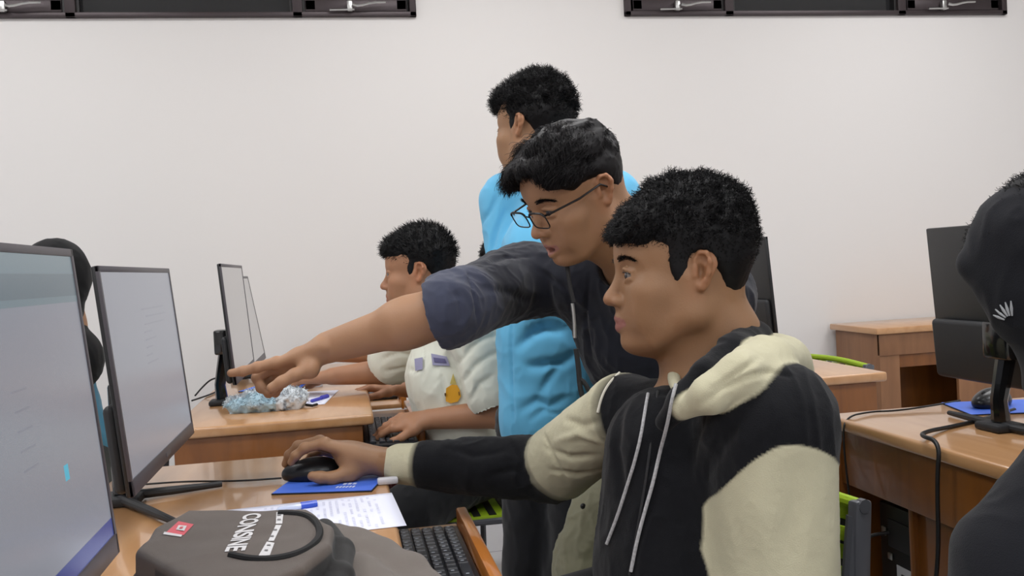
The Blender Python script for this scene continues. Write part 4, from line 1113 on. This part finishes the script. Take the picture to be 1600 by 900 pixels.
# hooded person at the right edge
def hooded():
    R = empty('person', (1.2, .75, 0)); tag(R, 'person in black hooded sweatshirt leaning in at the right edge', 'person')
    H = Frame(P(1664, 418, 1.28), CV(-.74, -.36, .58), CV(-.32, .9, .1), 1.0)
    S = Sdf(); head_sdf(S, H); neck = P(1790, 480, 1.24); hip = P(2060, 1060, 1.05); sh = (P(1830, 560, 1.34), P(1850, 600, 1.02)); el = (P(1740, 800, 1.40), P(1592, 880, 1.02)); wr = (P(1650, 1000, 1.3), P(1520, 1090, .98))
    S.cone(H.w((-.03, 0, -.04)), neck, .054, .06, .03); S.cone(neck, hip, .08, .10, .05)
    for i in (0, 1):
        S.chain([sh[i], el[i], wr[i]], [.046, .040, .027], .01); simple_hand(S, wr[i], nrm(wr[i] - el[i]), CV(-1, .3, 0), thumb_side=1 if i == 0 else -1)
    V, Q = S.mesh(.003 / QF); mesh_obj('body', V, Q, M_skin, R, head_paint(V, H, srgb(160, 122, 92), srgb(150, 100, 92))); eye_objs(H, R); short_hair(H, R, 51, n=2000)
    J = Sdf()
    J.ell(H.w((-.012, 0, .030)), (.112, .100, .108), H.R, .03); J.cone(H.w((.050, .02, .060)), H.w((.098, .03, .050)), .055, .022, .03); J.ell(H.w((-.04, 0, -.04)), (.088, .095, .09), H.R, .03); J.cone(H.w((.045, .05, -.02)), H.w((.0, .055, -.08)), .045, .04, .03)
    J.ell(H.w((.112, -.062, -.035)), (.080, .070, .085), H.R, .006, -1, None); J.cone(H.w((.055, .035, -.03)), H.w((.06, .03, .02)), .055, .05, .02); J.cone(H.w((.04, 0, -.03)), H.w((.04, 0, .02)), .066, .06, .01, -1, None)
    J.cone(H.w((.02, 0, -.02)), H.w((.02, 0, .03)), .080, .078, .01, -1, None)
    J.cone(neck - UP * .06, sh[0], .08, .07, .04); J.cone(neck - UP * .06, sh[1], .08, .08, .04)
    J.cone(neck - UP * .08, hip, .15, .15, .05)
    for i in (0, 1): J.cone(sh[i], el[i], .075, .066, .02); J.cone(el[i], wr[i], .064, .045, .02)
    V, Q = J.mesh(.0045 / QF); N = vnormals(V, Q); V = folds(V, N, .005, 12, 61)
    mesh_obj('hooded_sweatshirt', V, Q, M_fleece, R, np.tile(np.array(srgb(26, 27, 32)), (len(V), 1))); jb = bvh(V, Q)
    st = MB()
    for (a, b) in (((1553, 492), (1570, 499)), ((1556, 483), (1572, 496)), ((1563, 476), (1575, 494)), ((1571, 472), (1578, 493)), ((1580, 470), (1582, 493))):
        p0, p1 = hit(jb, *a, off=.001), hit(jb, *b, off=.001)
        if p0 is not None and p1 is not None: st.tube([p0, (p0 + p1) / 2, p1], [.0008, .0022, .0012], 6)
    attach(st.build('embroidered_mark', mat('white_thread', srgb(175, 178, 182), .8)), R)
    T = Sdf()
    for sg in (-1, 1):
        h0 = hip + np.array([0, sg * .09, -.05]); T.chain([h0, h0 + np.array([-.38, 0, 0.0]), h0 + np.array([-.36, 0, -.48])], [.10, .075, .055], .03); q = h0 + np.array([-.36, 0, -.5]); T.flat(q, q + np.array([-.15, 0, -.01]), .04, .035, UP, .8, .01, col=1)
    T.cone(hip + np.array([0, .09, -.03]), hip - np.array([0, .09, .03]), .12, .12, .03)
    V, Q = T.mesh(.008 / QF); mesh_obj('trousers', V, Q, M_cloth, R, soft_paint(T, V, [0, 1], .008) @ np.array([srgb(28, 30, 38), (.02, .02, .02)]))
hooded()
# veiled person behind the large monitor
def veiled():
    R = empty('person', (-.80, 2.1, 0)); tag(R, 'person in a black head veil seen from behind, hidden by the largest monitor', 'person')
    H = Frame(P(82, 442, 2.55), CV(-.9, -.1, .35), CV(0, 1, 0), 1.0)
    neck = P(100, 510, 2.57); sh = (P(50, 570, 2.70), P(100, 570, 2.42)); el = (P(-20, 670, 2.72), P(60, 690, 2.36)); wr = (P(-110, 680, 2.6), P(-80, 710, 2.35)); hip = P(108, 740, 2.55)
    S = Sdf(); head_sdf(S, H); S.cone(H.w((-.03, 0, -.04)), neck, .05, .055, .03); S.cone(neck, (sh[0] + sh[1]) / 2 - UP * .05, .05, .07, .03); S.cone(sh[0], sh[1], .045, .045, .03); S.cone((sh[0] + sh[1]) / 2 - UP * .05, hip, .075, .09, .04)
    for i in (0, 1):
        S.chain([sh[i], el[i], wr[i]], [.042, .036, .025], .01); simple_hand(S, wr[i], nrm(wr[i] - el[i]), UP, thumb_side=1 if i == 0 else -1)
    V, Q = S.mesh(.004 / QF); mesh_obj('body', V, Q, M_skin, R, head_paint(V, H, srgb(170, 130, 100), srgb(150, 100, 92))); eye_objs(H, R)
    J = Sdf()
    J.ell(H.w((-.010, 0, .028)), (.092, .084, .094), H.R, .03); J.cone(H.w((-.03, 0, .0)), H.w((-.025, 0, -.06)), .072, .062, .03); J.cone(H.w((.01, 0, -.09)), neck + np.array([-.01, 0, -.02]), .066, .070, .03)
    J.ell(P(110, 562, 2.54), (.085, .10, .095), None, .02)
    J.ell(H.w((.12, 0, -.02)), (.08, .06, .075), H.R, .008, -1, None)
    V, Q = J.mesh(.005 / QF); N = vnormals(V, Q); V = folds(V, N, .004, 14, 71)
    mesh_obj('veil', V, Q, M_fleece, R, np.tile(np.array(srgb(20, 20, 22)), (len(V), 1)))
    B = Sdf(); ch = (sh[0] + sh[1]) / 2 - UP * .05
    B.flat(ch, hip, .135, .15, CV(-.9, 0, .3), .7, .05); B.cone(neck - UP * .08, ch, .07, .09, .03)
    for i in (0, 1): B.cone(neck - UP * .06, sh[i], .055, .06, .03); B.cone(sh[i], el[i], .06, .052, .02); B.cone(el[i], el[i] + (wr[i] - el[i]) * .93, .05, .036, .02)
    V, Q = B.mesh(.005 / QF); N = vnormals(V, Q); V = folds(V, N, .007, 12, 72)
    mesh_obj('blouse', V, Q, M_cloth, R, np.tile(np.array(srgb(70, 130, 160)), (len(V), 1)))
    T = Sdf()
    for sg in (-1, 1):
        h0 = hip + np.array([0, sg * .09, -.02]); T.chain([h0, h0 + np.array([-.38, 0, 0.0]), h0 + np.array([-.36, 0, -.42])], [.10, .075, .055], .03); q = h0 + np.array([-.36, 0, -.43]); T.flat(q, q + np.array([-.13, 0, -.01]), .038, .033, UP, .8, .01, col=1)
    T.cone(hip + np.array([0, .09, 0]), hip - np.array([0, .09, 0]), .12, .12, .03)
    V, Q = T.mesh(.008 / QF); mesh_obj('trousers', V, Q, M_cloth, R, soft_paint(T, V, [0, 1], .008) @ np.array([srgb(28, 28, 32), (.02, .02, .02)]))
veiled()

# ================================================================ chairs
def chair(label, x, y, rz, group=None):
    """woven lime chair, faces -x; origin on the floor"""
    R = empty('lab_chair', (x, y, 0), math.radians(rz)); tag(R, label, 'chair', group)
    w = .21
    f = MB()
    for s_ in (-1, 1):
        f.tube([(-.20, s_ * w, 0), (-.19, s_ * w, .44), (.17, s_ * w, .44)], .011, 8)
        f.tube([(.22, s_ * w, 0), (.17, s_ * w, .44), (.205, s_ * w, .58), (.225, s_ * w, .70)], .011, 8)
    f.tube([(-.19, -w, .40), (-.19, w, .40)], .009, 8).tube([(.18, -w, .36), (.18, w, .36)], .009, 8)
    f.build('frame', M_grey, R)
    for s_ in (-1, 1):
        MB().box(.197, .232, s_ * (w + .004) - .010, s_ * (w + .004) + .010, .45, .725, bev=.005, mtx=Matrix.Translation((.215, 0, .47)) @ Matrix.Rotation(math.radians(5), 4, 'Y') @ Matrix.Translation((-.215, 0, -.47))).build('side_rail', M_grey, R)
    st = MB(); sb = MB()
    for k in range(8):
        z = .475 + k * .032
        xo = .212 + (z - .47) * .087
        (st if k % 2 else sb)
        for j in range(9):
            y0 = -w + .006 + j * (2 * w - .012) / 9; y1 = y0 + (2 * w - .012) / 9
            d = .004 if (j + k) % 2 else -.004
            st.box(xo + d - .002, xo + d + .002, y0 - .001, y1 + .001, z - .012, z + .012, bev=.001)
    for j in range(9):
        yc = -w + .006 + (j + .5) * (2 * w - .012) / 9
        sb.box(.216, .219, yc - .013, yc + .013, .46, .712, mtx=Matrix.Translation((.2175, 0, .47)) @ Matrix.Rotation(math.radians(5), 4, 'Y') @ Matrix.Translation((-.2175, 0, -.47)))
    B = st.build('backrest', M_green, R); sb.build('webbing', M_webblack, B)
    MB().tube([(.236, -w - .008, .716), (.246, 0, .724), (.236, w + .008, .716)], .010, 10, smooth_iter=2).build('top_rail', M_green, R)
    for s_ in (-1, 1): MB().tube([(.236, s_ * (w + .004), .716), (.235, s_ * (w + .016), .716)], .0115, 10).build('end_cap', M_grey, R)
    s1 = MB().box(-.19, .17, -w, w, .437, .455, bev=.006).build('seat', M_green, R)
    s2 = MB()
    for k in range(8): s2.box(-.18 + k * .043, -.16 + k * .043, -w + .005, w - .005, .4552, .4565)
    s2.build('seat_webbing', M_webblack, R)
    return R
chair('lime chair under the person in the black hooded sweatshirt, at the right edge', float(P(2060, 1060, 1.05)[0]), float(P(2060, 1060, 1.05)[1]), 0)
chair('lime chair of the veiled person, behind the largest monitor', float(P(108, 740, 2.55)[0]) - .02, float(P(108, 740, 2.55)[1]), 0)
chair('lime woven chair with grey side rail that the boy in the hooded jacket sits on', .492, 1.47, 17)
chair('lime chair of the man in the white shirt with emblem', .36, 2.66, 0)
chair('lime chair under the half-hidden second typist', .60, 3.2, 0)
chair('empty lime chair tucked behind the desk, only its top rail showing', 1.50, 3.09, 0)

# ================================================================ things on and under the desks
def keyboard(label, x, y, z, rz=0.0, L=.44, Wd=.14):
    """long side along y; keys upright for somebody sitting at +x"""
    R = empty('keyboard', (x, y, z), math.radians(rz)); tag(R, label, 'keyboard')
    MB().box(-Wd / 2, Wd / 2, -L / 2, L / 2, 0, .013, bev=.004, seg=2).build('case', M_black, R)
    k = MB(); m = MB()
    rg = random.Random(3)
    rows = 6; u = .019
    for r in range(rows):
        xx = -Wd / 2 + .014 + r * u + (.005 if r else 0)
        yy = -L / 2 + .010; c = 0
        while yy < L / 2 - .022:
            wdt = u * (1 if not (r == 5 and 4 < c < 6) else 5.5)
            if r in (2, 3, 4) and c in (0, 13): wdt = u * 1.5
            y1 = min(yy + wdt, L / 2 - .008)
            k.box(xx, xx + u - .003, yy + .0015, y1 - .0015, .011, .0175 + .001 * abs(r - 3), bev=.0015, seg=1)
            if rg.random() < .8:
                t = .0176 + .001 * abs(r - 3) + .0004
                k.quad((xx + .004, (yy + y1) / 2 - .002, t), (xx + .009, (yy + y1) / 2 - .002, t), (xx + .009, (yy + y1) / 2 + .0015, t), (xx + .004, (yy + y1) / 2 + .0015, t), mi=1)
            yy = y1; c += 1
    k.build('keys', [M_key, M_keymark], R)
    return R
keyboard('black keyboard on the pulled-out tray at the boy, in the foreground', .103, 1.385, .6615)
keyboard('black keyboard under the hands of the man in the white shirt', .103, 2.66, .6615)
keyboard('black keyboard farthest back, at the half-hidden second typist', .103, 3.60, .6615)
M_mouse = mat('satin_black_plastic', srgb(20, 20, 23), .32, spec=.4)
def mouse(label, loc, rz, s=1.0):
    R = empty('computer_mouse', loc, rz); tag(R, label, 'mouse')
    S = Sdf(); S.ell((0, 0, .010), (.056 * s, .031 * s, .026 * s), None, .01); S.ell((-.012, 0, .013), (.040 * s, .029 * s, .024 * s), None, .01)
    S.box((0, 0, -.02), (.1, .1, .0205), None, .001, .002, -1, None)
    S.cone((.012, 0, .040), (.06, 0, .028), .0022, .0022, .002, -1, None)
    V, Q = S.mesh(.0022)
    o = mesh_obj('shell', V, Q, M_mouse); o.parent = R
    MB().ellipsoid((.030, 0, .031), (.009, .0032, .0055)).build('scroll_wheel', M_rubber, R)
    return R
def rect_on(z, a, b, w, d):
    """frame on a horizontal plane from two pixels along its near edge: returns corner, axes"""
    A = onz(*a, z); Bq = onz(*b, z); e = nrm(Bq - A); e[2] = 0; e = nrm(e); n = np.array([-e[1], e[0], 0])
    return A, e * w, n * d
def slab(name, A, u, v, t, m, parent=None, bev=0.0):
    h = (0, 0, t); pts = [A, A + u, A + u + v, A + v]
    return MB().prism(pts, h).build(name, m, parent, smooth=False)
def pad(label, a, b, w, d, marks=True):
    A, u, v = rect_on(DT, a, b, w, d)
    R = empty('mouse_pad', tuple(A)); tag(R, label, 'mouse pad')
    attach(slab('rubber_base', A + np.array([0, 0, .0003]), u, v, .0022, M_rubber), R); attach(slab('cloth_top', A + (u + v) * .006 + np.array([0, 0, .0025]), u * .988, v * .988, .0008, M_padblue), R)
    if marks:
        mb = MB(); o = A + np.array([0, 0, .0036])
        for k in range(6):
            a0 = .60 + k * .033; mb.quad(o + u * a0 + v * .12, o + u * (a0 + .02) + v * .12, o + u * (a0 + .026) + v * .18, o + u * (a0 + .006) + v * .18)
        for k in range(3): mb.quad(o + u * (.64 + k * .05) + v * .23, o + u * (.675 + k * .05) + v * .23, o + u * (.675 + k * .05) + v * .29, o + u * (.64 + k * .05) + v * .29)
        attach(mb.build('printed_mark', M_padprint, smooth=False), R)
    return R
pad('blue mouse pad under the hand of the boy in the hooded jacket', (424, 774), (578, 769), .175, .20)
mouse('black mouse held by the boy in the hooded jacket', tuple(P(488, 733, 1.69) * np.array([1, 1, 0]) + np.array([0, 0, .7535])), math.radians(172))
pad('blue mouse pad on the far desk behind the fluffy pouch', (372, 613), (440, 611), .20, .20, False)
pad('blue mouse pad on the right desk beside the turned-away monitor', (1470, 631), (1530, 655), .17, .19, False)
mouse('black mouse on the right desk beside the turned-away monitor', tuple(onz(1549, 634, .7535)), math.radians(205), 1.05)
mouse('mouse under the far hand of the man in the white shirt', tuple(onz(478, 599, .7535)), math.radians(178))
# papers
def paper(label, c, lines, seed=1):
    R = empty('paper_sheet', tuple(c[0])); tag(R, label, 'paper')
    c = [np.array(q) + np.array([0, 0, .0008]) for q in c]
    n = 12; mb = MB(); g = []
    for i in range(n + 1):
        row = []
        for j in range(n + 1):
            u, v = i / n, j / n
            p = c[0] * (1 - u) * (1 - v) + c[1] * u * (1 - v) + c[2] * u * v + c[3] * (1 - u) * v
            row.append(mb.bm.verts.new(p + np.array([0, 0, .0006 * (1 + math.sin(u * 5 + v * 3))])))
        g.append(row)
    for i in range(n):
        for j in range(n): mb.bm.faces.new((g[i][j], g[i + 1][j], g[i + 1][j + 1], g[i][j + 1]))
    o = mb.build('sheet', M_paper)
    md = o.modifiers.new('thickness', 'SOLIDIFY'); md.thickness = .0002
    attach(o, R)
    rg = random.Random(seed); t = MB()
    for k in range(lines):
        v = .10 + .82 * k / lines; u = .08
        while u < .9:
            w = rg.uniform(.02, .09)
            if rg.random() < .72:
                def q(a, b): return c[0] * (1 - a) * (1 - b) + c[1] * a * (1 - b) + c[2] * a * b + c[3] * (1 - a) * b + np.array([0, 0, .0006 * (1 + math.sin(a * 5 + b * 3)) + .0005])
                t.quad(q(u, v), q(u + w, v), q(u + w, v + .014), q(u, v + .014))
            u += w + .015
    attach(t.build('print', M_ink, smooth=False), R)
    return R
A = onz(612, 771, DT); Bq = onz(636, 823, DT); n_ = nrm(np.array([-(Bq - A)[1], (Bq - A)[0], 0])); n_ = n_ if n_[0] < 0 else -n_
e_ = nrm(Bq - A)
paper('white printed sheet under the blue pen, between bag and mouse pad', [A, A + e_ * .21, A + e_ * .21 + n_ * .297, A + n_ * .297], 24, 2)
A = onz(530, 610, DT); Bq = onz(507, 632, DT); e_ = nrm(Bq - A); n_ = np.array([e_[1], -e_[0], 0]); n_ = n_ if n_[0] < 0 else -n_
paper('white sheet on the far desk next to the fluffy pouch', [A, Bq, Bq + n_ * .20, A + n_ * .20], 5, 5)
def pen(label, a, b, cap, body, z=DT + .006, r=.0048, cl=.4):
    A = onz(*a, z); Bq = onz(*b, z); R = empty('ballpoint_pen', tuple(A)); tag(R, label, 'pen')
    d = Bq - A
    attach(MB().tube([A, A + d * .08, A + d * (1 - cl)], [.001, r * .8, r * .8], 10).build('barrel', body), R)
    c = MB().tube([A + d * (1 - cl), Bq], r, 10); c.tube([A + d * (1 - cl) + UP * r, Bq + UP * r * .9], .0012, 6); attach(c.build('cap', cap), R)
    return R
pen('blue and clear pen lying on the sheet beside the brown bag', (432, 797), (495, 787), M_penblue, M_penclear, r=.0058)
pen('blue pen on the white sheet next to the fluffy pouch', (485, 627), (512, 619), M_inkblue, M_inkblue, r=.006)
# small eraser by the boy's wrist, and a bottle cap on the far desk
E_ = tag(MB().box(-.018, .018, -.009, .009, 0, .011, bev=.003).build('eraser', M_white, loc=tuple(onz(606, 756, DT) + UP * .0003)), 'small white eraser by the wrist of the boy', 'eraser')
tag(MB().tube([(0, 0, 0), (0, 0, .010), (0, 0, .012)], [.016, .016, .014], 20).build('bottle_cap', M_white, loc=tuple(onz(497, 604, DT) + UP * .0003)), 'small round white cap under the forearm on the far desk', 'cap')
# fluffy pouch
def pouch():
    c0 = np.array([-.222, 2.70, DT]); R = empty('fabric_pouch', tuple(c0)); tag(R, 'crumpled fluffy pale blue and white fabric pouch on the far desk', 'pouch')
    S = Sdf()
    for x, y, z, a, b, c in ((-.075, .01, .020, .050, .045, .024), (-.03, 0, .026, .045, .05, .030), (.02, .0, .024, .045, .045, .028), (.065, -.005, .026, .040, .04, .030), (.045, .02, .045, .022, .02, .022), (-.045, .01, .038, .03, .03, .018)):
        S.ell(c0 + np.array([x, y, z]), (a, b, c), None, .012)
    def d(p): return .007 * noise3(p * 70, 3) + .006 * (1 - np.abs(noise3(p * 38, 8))) - .003
    S.plane(c0 + UP * .0005, -UP, .001)
    V, Q = S.mesh(.0022, disp=d)
    n = noise3(V * 30, 5); n2 = noise3(V * 90, 6); pal = np.array([srgb(222, 226, 230), srgb(140, 188, 208), srgb(92, 104, 122)])
    wv = np.stack([np.ones(len(V)) * .55, np.clip(n * 2.2 + .25, 0, 1) * (V[:, 0] < c0[0] + .02) * 1.0 + .05, np.clip(n2 * 2 - .45, 0, 1)], 1); wv /= wv.sum(1)[:, None]
    N = vnormals(V, Q); rg = np.random.default_rng(8); pk = rg.choice(len(V), 2600); pk = pk[N[pk, 2] > -.2]
    V2, Q2 = strands_mesh(V[pk], N[pk] * .8 + np.array([.1, -.2, .1]), .008, .0012, .5, 4, (0, 0, -.6), 4, 9, .4)
    c2 = np.repeat((wv @ pal)[pk] * rg.uniform(.75, 1.2, (len(pk), 1)), 15, axis=0)
    mesh_obj('pouch_fabric', np.concatenate([V, V2]), np.concatenate([Q, Q2 + len(V)]), M_fleece, R, np.clip(np.concatenate([wv @ pal, c2]), 0, 1))
    attach(MB().tube([c0 + np.array([.10, -.01, .008]), c0 + np.array([.118, -.02, .006]), c0 + np.array([.13, .0, .006])], .004, 8).build('zip_pull', M_black), R)
pouch()
# brown sling bag
def bag():
    R = empty('sling_bag', (-.13, 1.05, DT)); tag(R, 'brown-grey fabric sling bag with white lettering lying on the front desk', 'bag')
    top = .842
    poly = [onz(218, 858, top), onz(248, 824, top), onz(296, 797, top), onz(400, 797, top), onz(478, 797, top), onz(515, 822, top), onz(512, 850, top), onz(470, 885, top), onz(400, 915, top), onz(300, 905, top)]
    poly = [q[:2] for q in poly]
    hull = list(poly)
    cen = np.mean(hull, 0)
    def slabfn(z0, z1, grow, r):
        E = []
        for i in range(len(hull)):
            a, b = hull[i], hull[(i + 1) % len(hull)]; e = b - a; n = np.array([e[1], -e[0]]); n /= np.linalg.norm(n)
            if n @ (a - cen) < 0: n = -n
            E.append((n, n @ a + grow))
        def fn(p):
            d = np.full(p.shape[:-1], -9.0)
            for n, o in E: d = np.maximum(d, p[..., 0] * n[0] + p[..., 1] * n[1] - o)
            dz = np.maximum(p[..., 2] - z1, z0 - p[..., 2])
            a = np.maximum(d + r, 0); b = np.maximum(dz + r, 0)
            return np.minimum(np.maximum(d + r, dz + r), 0) + np.sqrt(a * a + b * b) - r
        return fn
    S = Sdf(); C3 = np.array([cen[0], cen[1], .79])
    S._add(slabfn(DT + .001, .804, .006, .014), C3, .24, .01, 1, 0)
    S._add(slabfn(.800, top, .003, .007), C3, .24, .004, 1, 0)
    # rim where the zip runs
    S._add(slabfn(.801, .812, .010, .005), C3, .24, .004, 1, 1)
    ends = [np.array([*p_, .80]) for p_ in (hull[5] + (hull[5] - cen) * .12, hull[6] + (hull[6] - cen) * .14)]
    S.chain([np.array([hull[4][0] + .02, hull[4][1], .815]), ends[0] + UP * .012, ends[1] + UP * .008, np.array([hull[7][0] + .022, hull[7][1] - .01, .80])], .013, .008, 1, 0)
    def dd(p): return .0016 * noise3(p * 26, 2) + .0012 * (1 - np.abs(noise3(p * 14 + 3, 5)))
    V, Q = S.mesh(.0026, disp=dd)
    W = soft_paint(S, V, [0, 1], .003)
    xs = onz(352, 870, .82); ax_ = nrm(onz(420, 893, .84) - onz(225, 855, .84)); g_ = np.clip(((V - xs) @ ax_) / .003 + .5, 0, 1) * np.clip((.834 - V[:, 2]) / .002 + .5, 0, 1)
    W = W * (1 - g_)[:, None]; W[:, 1] += g_
    M_bag = cloth_mat('bag_fabric', .7, .15, .3, 1200)
    mesh_obj('bag_body', V, Q, M_bag, R, W @ np.array([srgb(88, 79, 73), srgb(26, 25, 25)])); bb = bvh(V, Q)
    # grey back panel and strap spreading to the right
    T = Sdf()
    pts = [onz(525, 838, .795), onz(570, 862, .785), onz(620, 885, .775), onz(660, 915, .768)]
    T.flat(pts[0], pts[1], .030, .042, UP, .40, .01); T.flat(pts[1], pts[2], .042, .034, UP, .28, .01); T.flat(pts[2], pts[3], .034, .028, UP, .26, .01)
    T.flat(onz(530, 900, .785), onz(600, 940, .775), .05, .04, UP, .35, .02)
    T.plane((0, 0, DT + .001), -UP, .001)
    V, Q = T.mesh(.003, disp=lambda p: .003 * noise3(p * 30, 4))
    mesh_obj('shoulder_strap', V, Q, M_bag, R, np.tile(np.array(srgb(104, 96, 90)), (len(V), 1)))
    # zips
    zp = [(478, 793), (505, 806), (524, 830), (520, 856), (492, 880), (450, 898), (400, 905)]
    z1 = [hit(bb, *q, off=.0005) for q in [(436, 803), (455, 803), (475, 805), (490, 812), (499, 824), (500, 838), (490, 852), (470, 864), (440, 873), (400, 876), (360, 868)]]
    attach(MB().tube([q for q in z1 if q is not None], .0040, 8, smooth_iter=2).build('zip', M_rubber), R)
    # printed strips
    def strip(name, pix, m, off=.0006):
        mb = MB(); pts = [hit(bb, *q, off=off) for q in pix]
        if any(q is None for q in pts): return
        n = 6; g = []
        for i in range(n + 1):
            row = []
            for j in range(3):
                u, v = i / n, j / 2
                x = (pix[0][0] * (1 - v) + pix[1][0] * v) * (1 - u) + (pix[3][0] * (1 - v) + pix[2][0] * v) * u
                y = (pix[0][1] * (1 - v) + pix[1][1] * v) * (1 - u) + (pix[3][1] * (1 - v) + pix[2][1] * v) * u
                row.append(mb.bm.verts.new(hit(bb, x, y, off=off)))
            g.append(row)
        for i in range(n):
            for j in range(2): mb.bm.faces.new((g[i][j], g[i + 1][j], g[i + 1][j + 1], g[i][j + 1]))
        return attach(mb.build(name, m), R)
    M_print = mat('white_print', srgb(205, 203, 204), .6)
    strip('white_band', [(432, 801), (443, 801), (441, 819), (431, 819)], M_print); strip('white_band', [(431, 821), (440, 821), (428, 846), (419, 846)], M_print); strip('white_band', [(417, 847), (429, 849), (421, 870), (404, 869)], M_print)
    for a in ((434, 805), (434, 812), (428, 828), (423, 838), (418, 852), (414, 860)):
        strip('band_print', [(a[0], a[1]), (a[0] + 5, a[1]), (a[0] + 5, a[1] + 2), (a[0] - 1, a[1] + 2)], mat('grey_print', srgb(120, 118, 120), .6) if 'grey_print' not in MATS else MATS['grey_print'], .0012)
    strip('red_label', [(279, 815), (303, 820), (287, 837), (259, 833)], mat('red_label', srgb(205, 88, 98), .6))
    strip('label_mark', [(279, 822), (292, 823), (288, 831), (275, 829)], M_print, .0012); strip('label_mark_center', [(282, 825), (287, 825), (285, 828), (280, 828)], MATS['red_label'], .0018)
    strip('label_edge', [(257, 832), (285, 837), (283, 840), (255, 836)], M_print, .001)
    # lettering
    a, b = hit(bb, 397, 803, .001), hit(bb, 368, 862, .001)
    cu = bpy.data.curves.new('lettering', 'FONT'); cu.body = 'CONSINE'; cu.offset = .03; cu.extrude = 0; cu.space_character = .95
    L = float(np.linalg.norm(b - a)); dirx = Vector(nrm(b - a)); up = Vector((0, 0, 1)); yv = up.cross(dirx).normalized(); zv = dirx.cross(yv)
    o = bpy.data.objects.new('lettering', cu); COL.objects.link(o); cu.materials.append(M_print)
    bpy.context.view_layer.update()
    wd = o.dimensions.x or 4.0; sc = L / wd
    o.matrix_world = Matrix.Translation(Vector(a) - yv * .010) @ Matrix((dirx, yv, zv)).transposed().to_4x4() @ Matrix.Diagonal((sc, sc * .72, .06, 1))
    bpy.context.view_layer.update()
    dg = bpy.context.evaluated_depsgraph_get(); me = bpy.data.meshes.new_from_object(o.evaluated_get(dg))
    mw = o.matrix_world.copy(); bpy.data.objects.remove(o)
    me.transform(mw)
    for v in me.vertices:
        l, n, i, d = bb.ray_cast(v.co + Vector((0, 0, .05)), Vector((0, 0, -1)))
        if l is not None: v.co.z = l.z + .0009
    t = bpy.data.objects.new('lettering', me); COL.objects.link(t); me.materials.clear(); me.materials.append(M_print); attach(t, R)
bag()
# computer tower under the right desk
def tower():
    R = empty('computer_tower', (1.31, 1.76, 0)); tag(R, 'black computer tower standing under the right desk', 'computer')
    MB().box(-.19, .19, -.08, .08, .02, .57, bev=.006).build('case', M_black, R)
    MB().box(-.186, -.15, -.07, -.03, 0, .02).box(.15, .186, .03, .07, 0, .02).box(-.186, -.15, .03, .07, 0, .02).box(.15, .186, -.07, -.03, 0, .02).build('feet', M_rubber, R)
    X = -.1905
    MB().box(X - .002, X, -.06, .045, .48, .54, bev=.0008).build('power_supply_plate', M_blackmatte, R)
    g = MB()
    for k in range(7): g.box(X - .003, X, -.055, .0, .355 + k * .012, .360 + k * .012)
    g.build('vent_grille', M_blackgloss, R)
    for b_ in ((.05, .066, .50, .518), (-.076, -.055, .445, .462), (.030, .046, .452, .466)): MB().box(X - .004, X, *b_, bev=.001).build('port', MATS['brushed_steel'], R)
    MB().box(X - .0012, X, -.035, .018, .415, .447).build('white_label', M_white, R, smooth=False); MB().box(X - .0012, X, -.072, -.045, .405, .440).build('white_label', M_white, R, smooth=False)
tower()
def cable(label, pts, r=.0028, m=None):
    return tag(MB().tube(pts, r, 8, smooth_iter=3).build('cable', m or M_cable), label, 'cable')
Z = DT + .0035
cable('black cable looping over the back edge of the right desk', [onz(1585, 640, Z), onz(1530, 657, Z), onz(1480, 668, Z), onz(1452, 678, Z) + UP * .006, onz(1436, 690, Z) + UP * .012, np.array([1.040, 1.50, .765]), np.array([1.030, 1.50, .70]), np.array([1.035, 1.51, .55]), np.array([1.045, 1.56, .42]), np.array([1.09, 1.70, .36])], .0042)
cable('thin black cable across the far corner of the right desk', [onz(1500, 626, Z), onz(1455, 634, Z), onz(1400, 642, Z), onz(1360, 643, Z), np.array([1.048, 1.84, .757]), np.array([1.043, 1.84, .70]), np.array([1.044, 1.82, .55])], .0022)
cable('thin black cable lying across the front desk toward the mouse pad', [onz(222, 757, Z), onz(290, 752, Z), onz(370, 752, Z), onz(440, 747, Z)], .0018)
cable('black cable looping behind the monitor on the far desk', [onz(300, 626, Z), onz(330, 616, Z), onz(350, 606, Z), P(345, 590, 3.1), P(330, 592, 3.1), P(316, 605, 3.1), onz(305, 618, Z)], .0028)
cable('power cable curving to the tower under the right desk', [np.array([1.118, 1.80, .51]), np.array([1.07, 1.82, .50]), np.array([1.06, 1.87, .42]), np.array([1.08, 1.88, .2]), np.array([1.09, 1.89, .02])], .004)
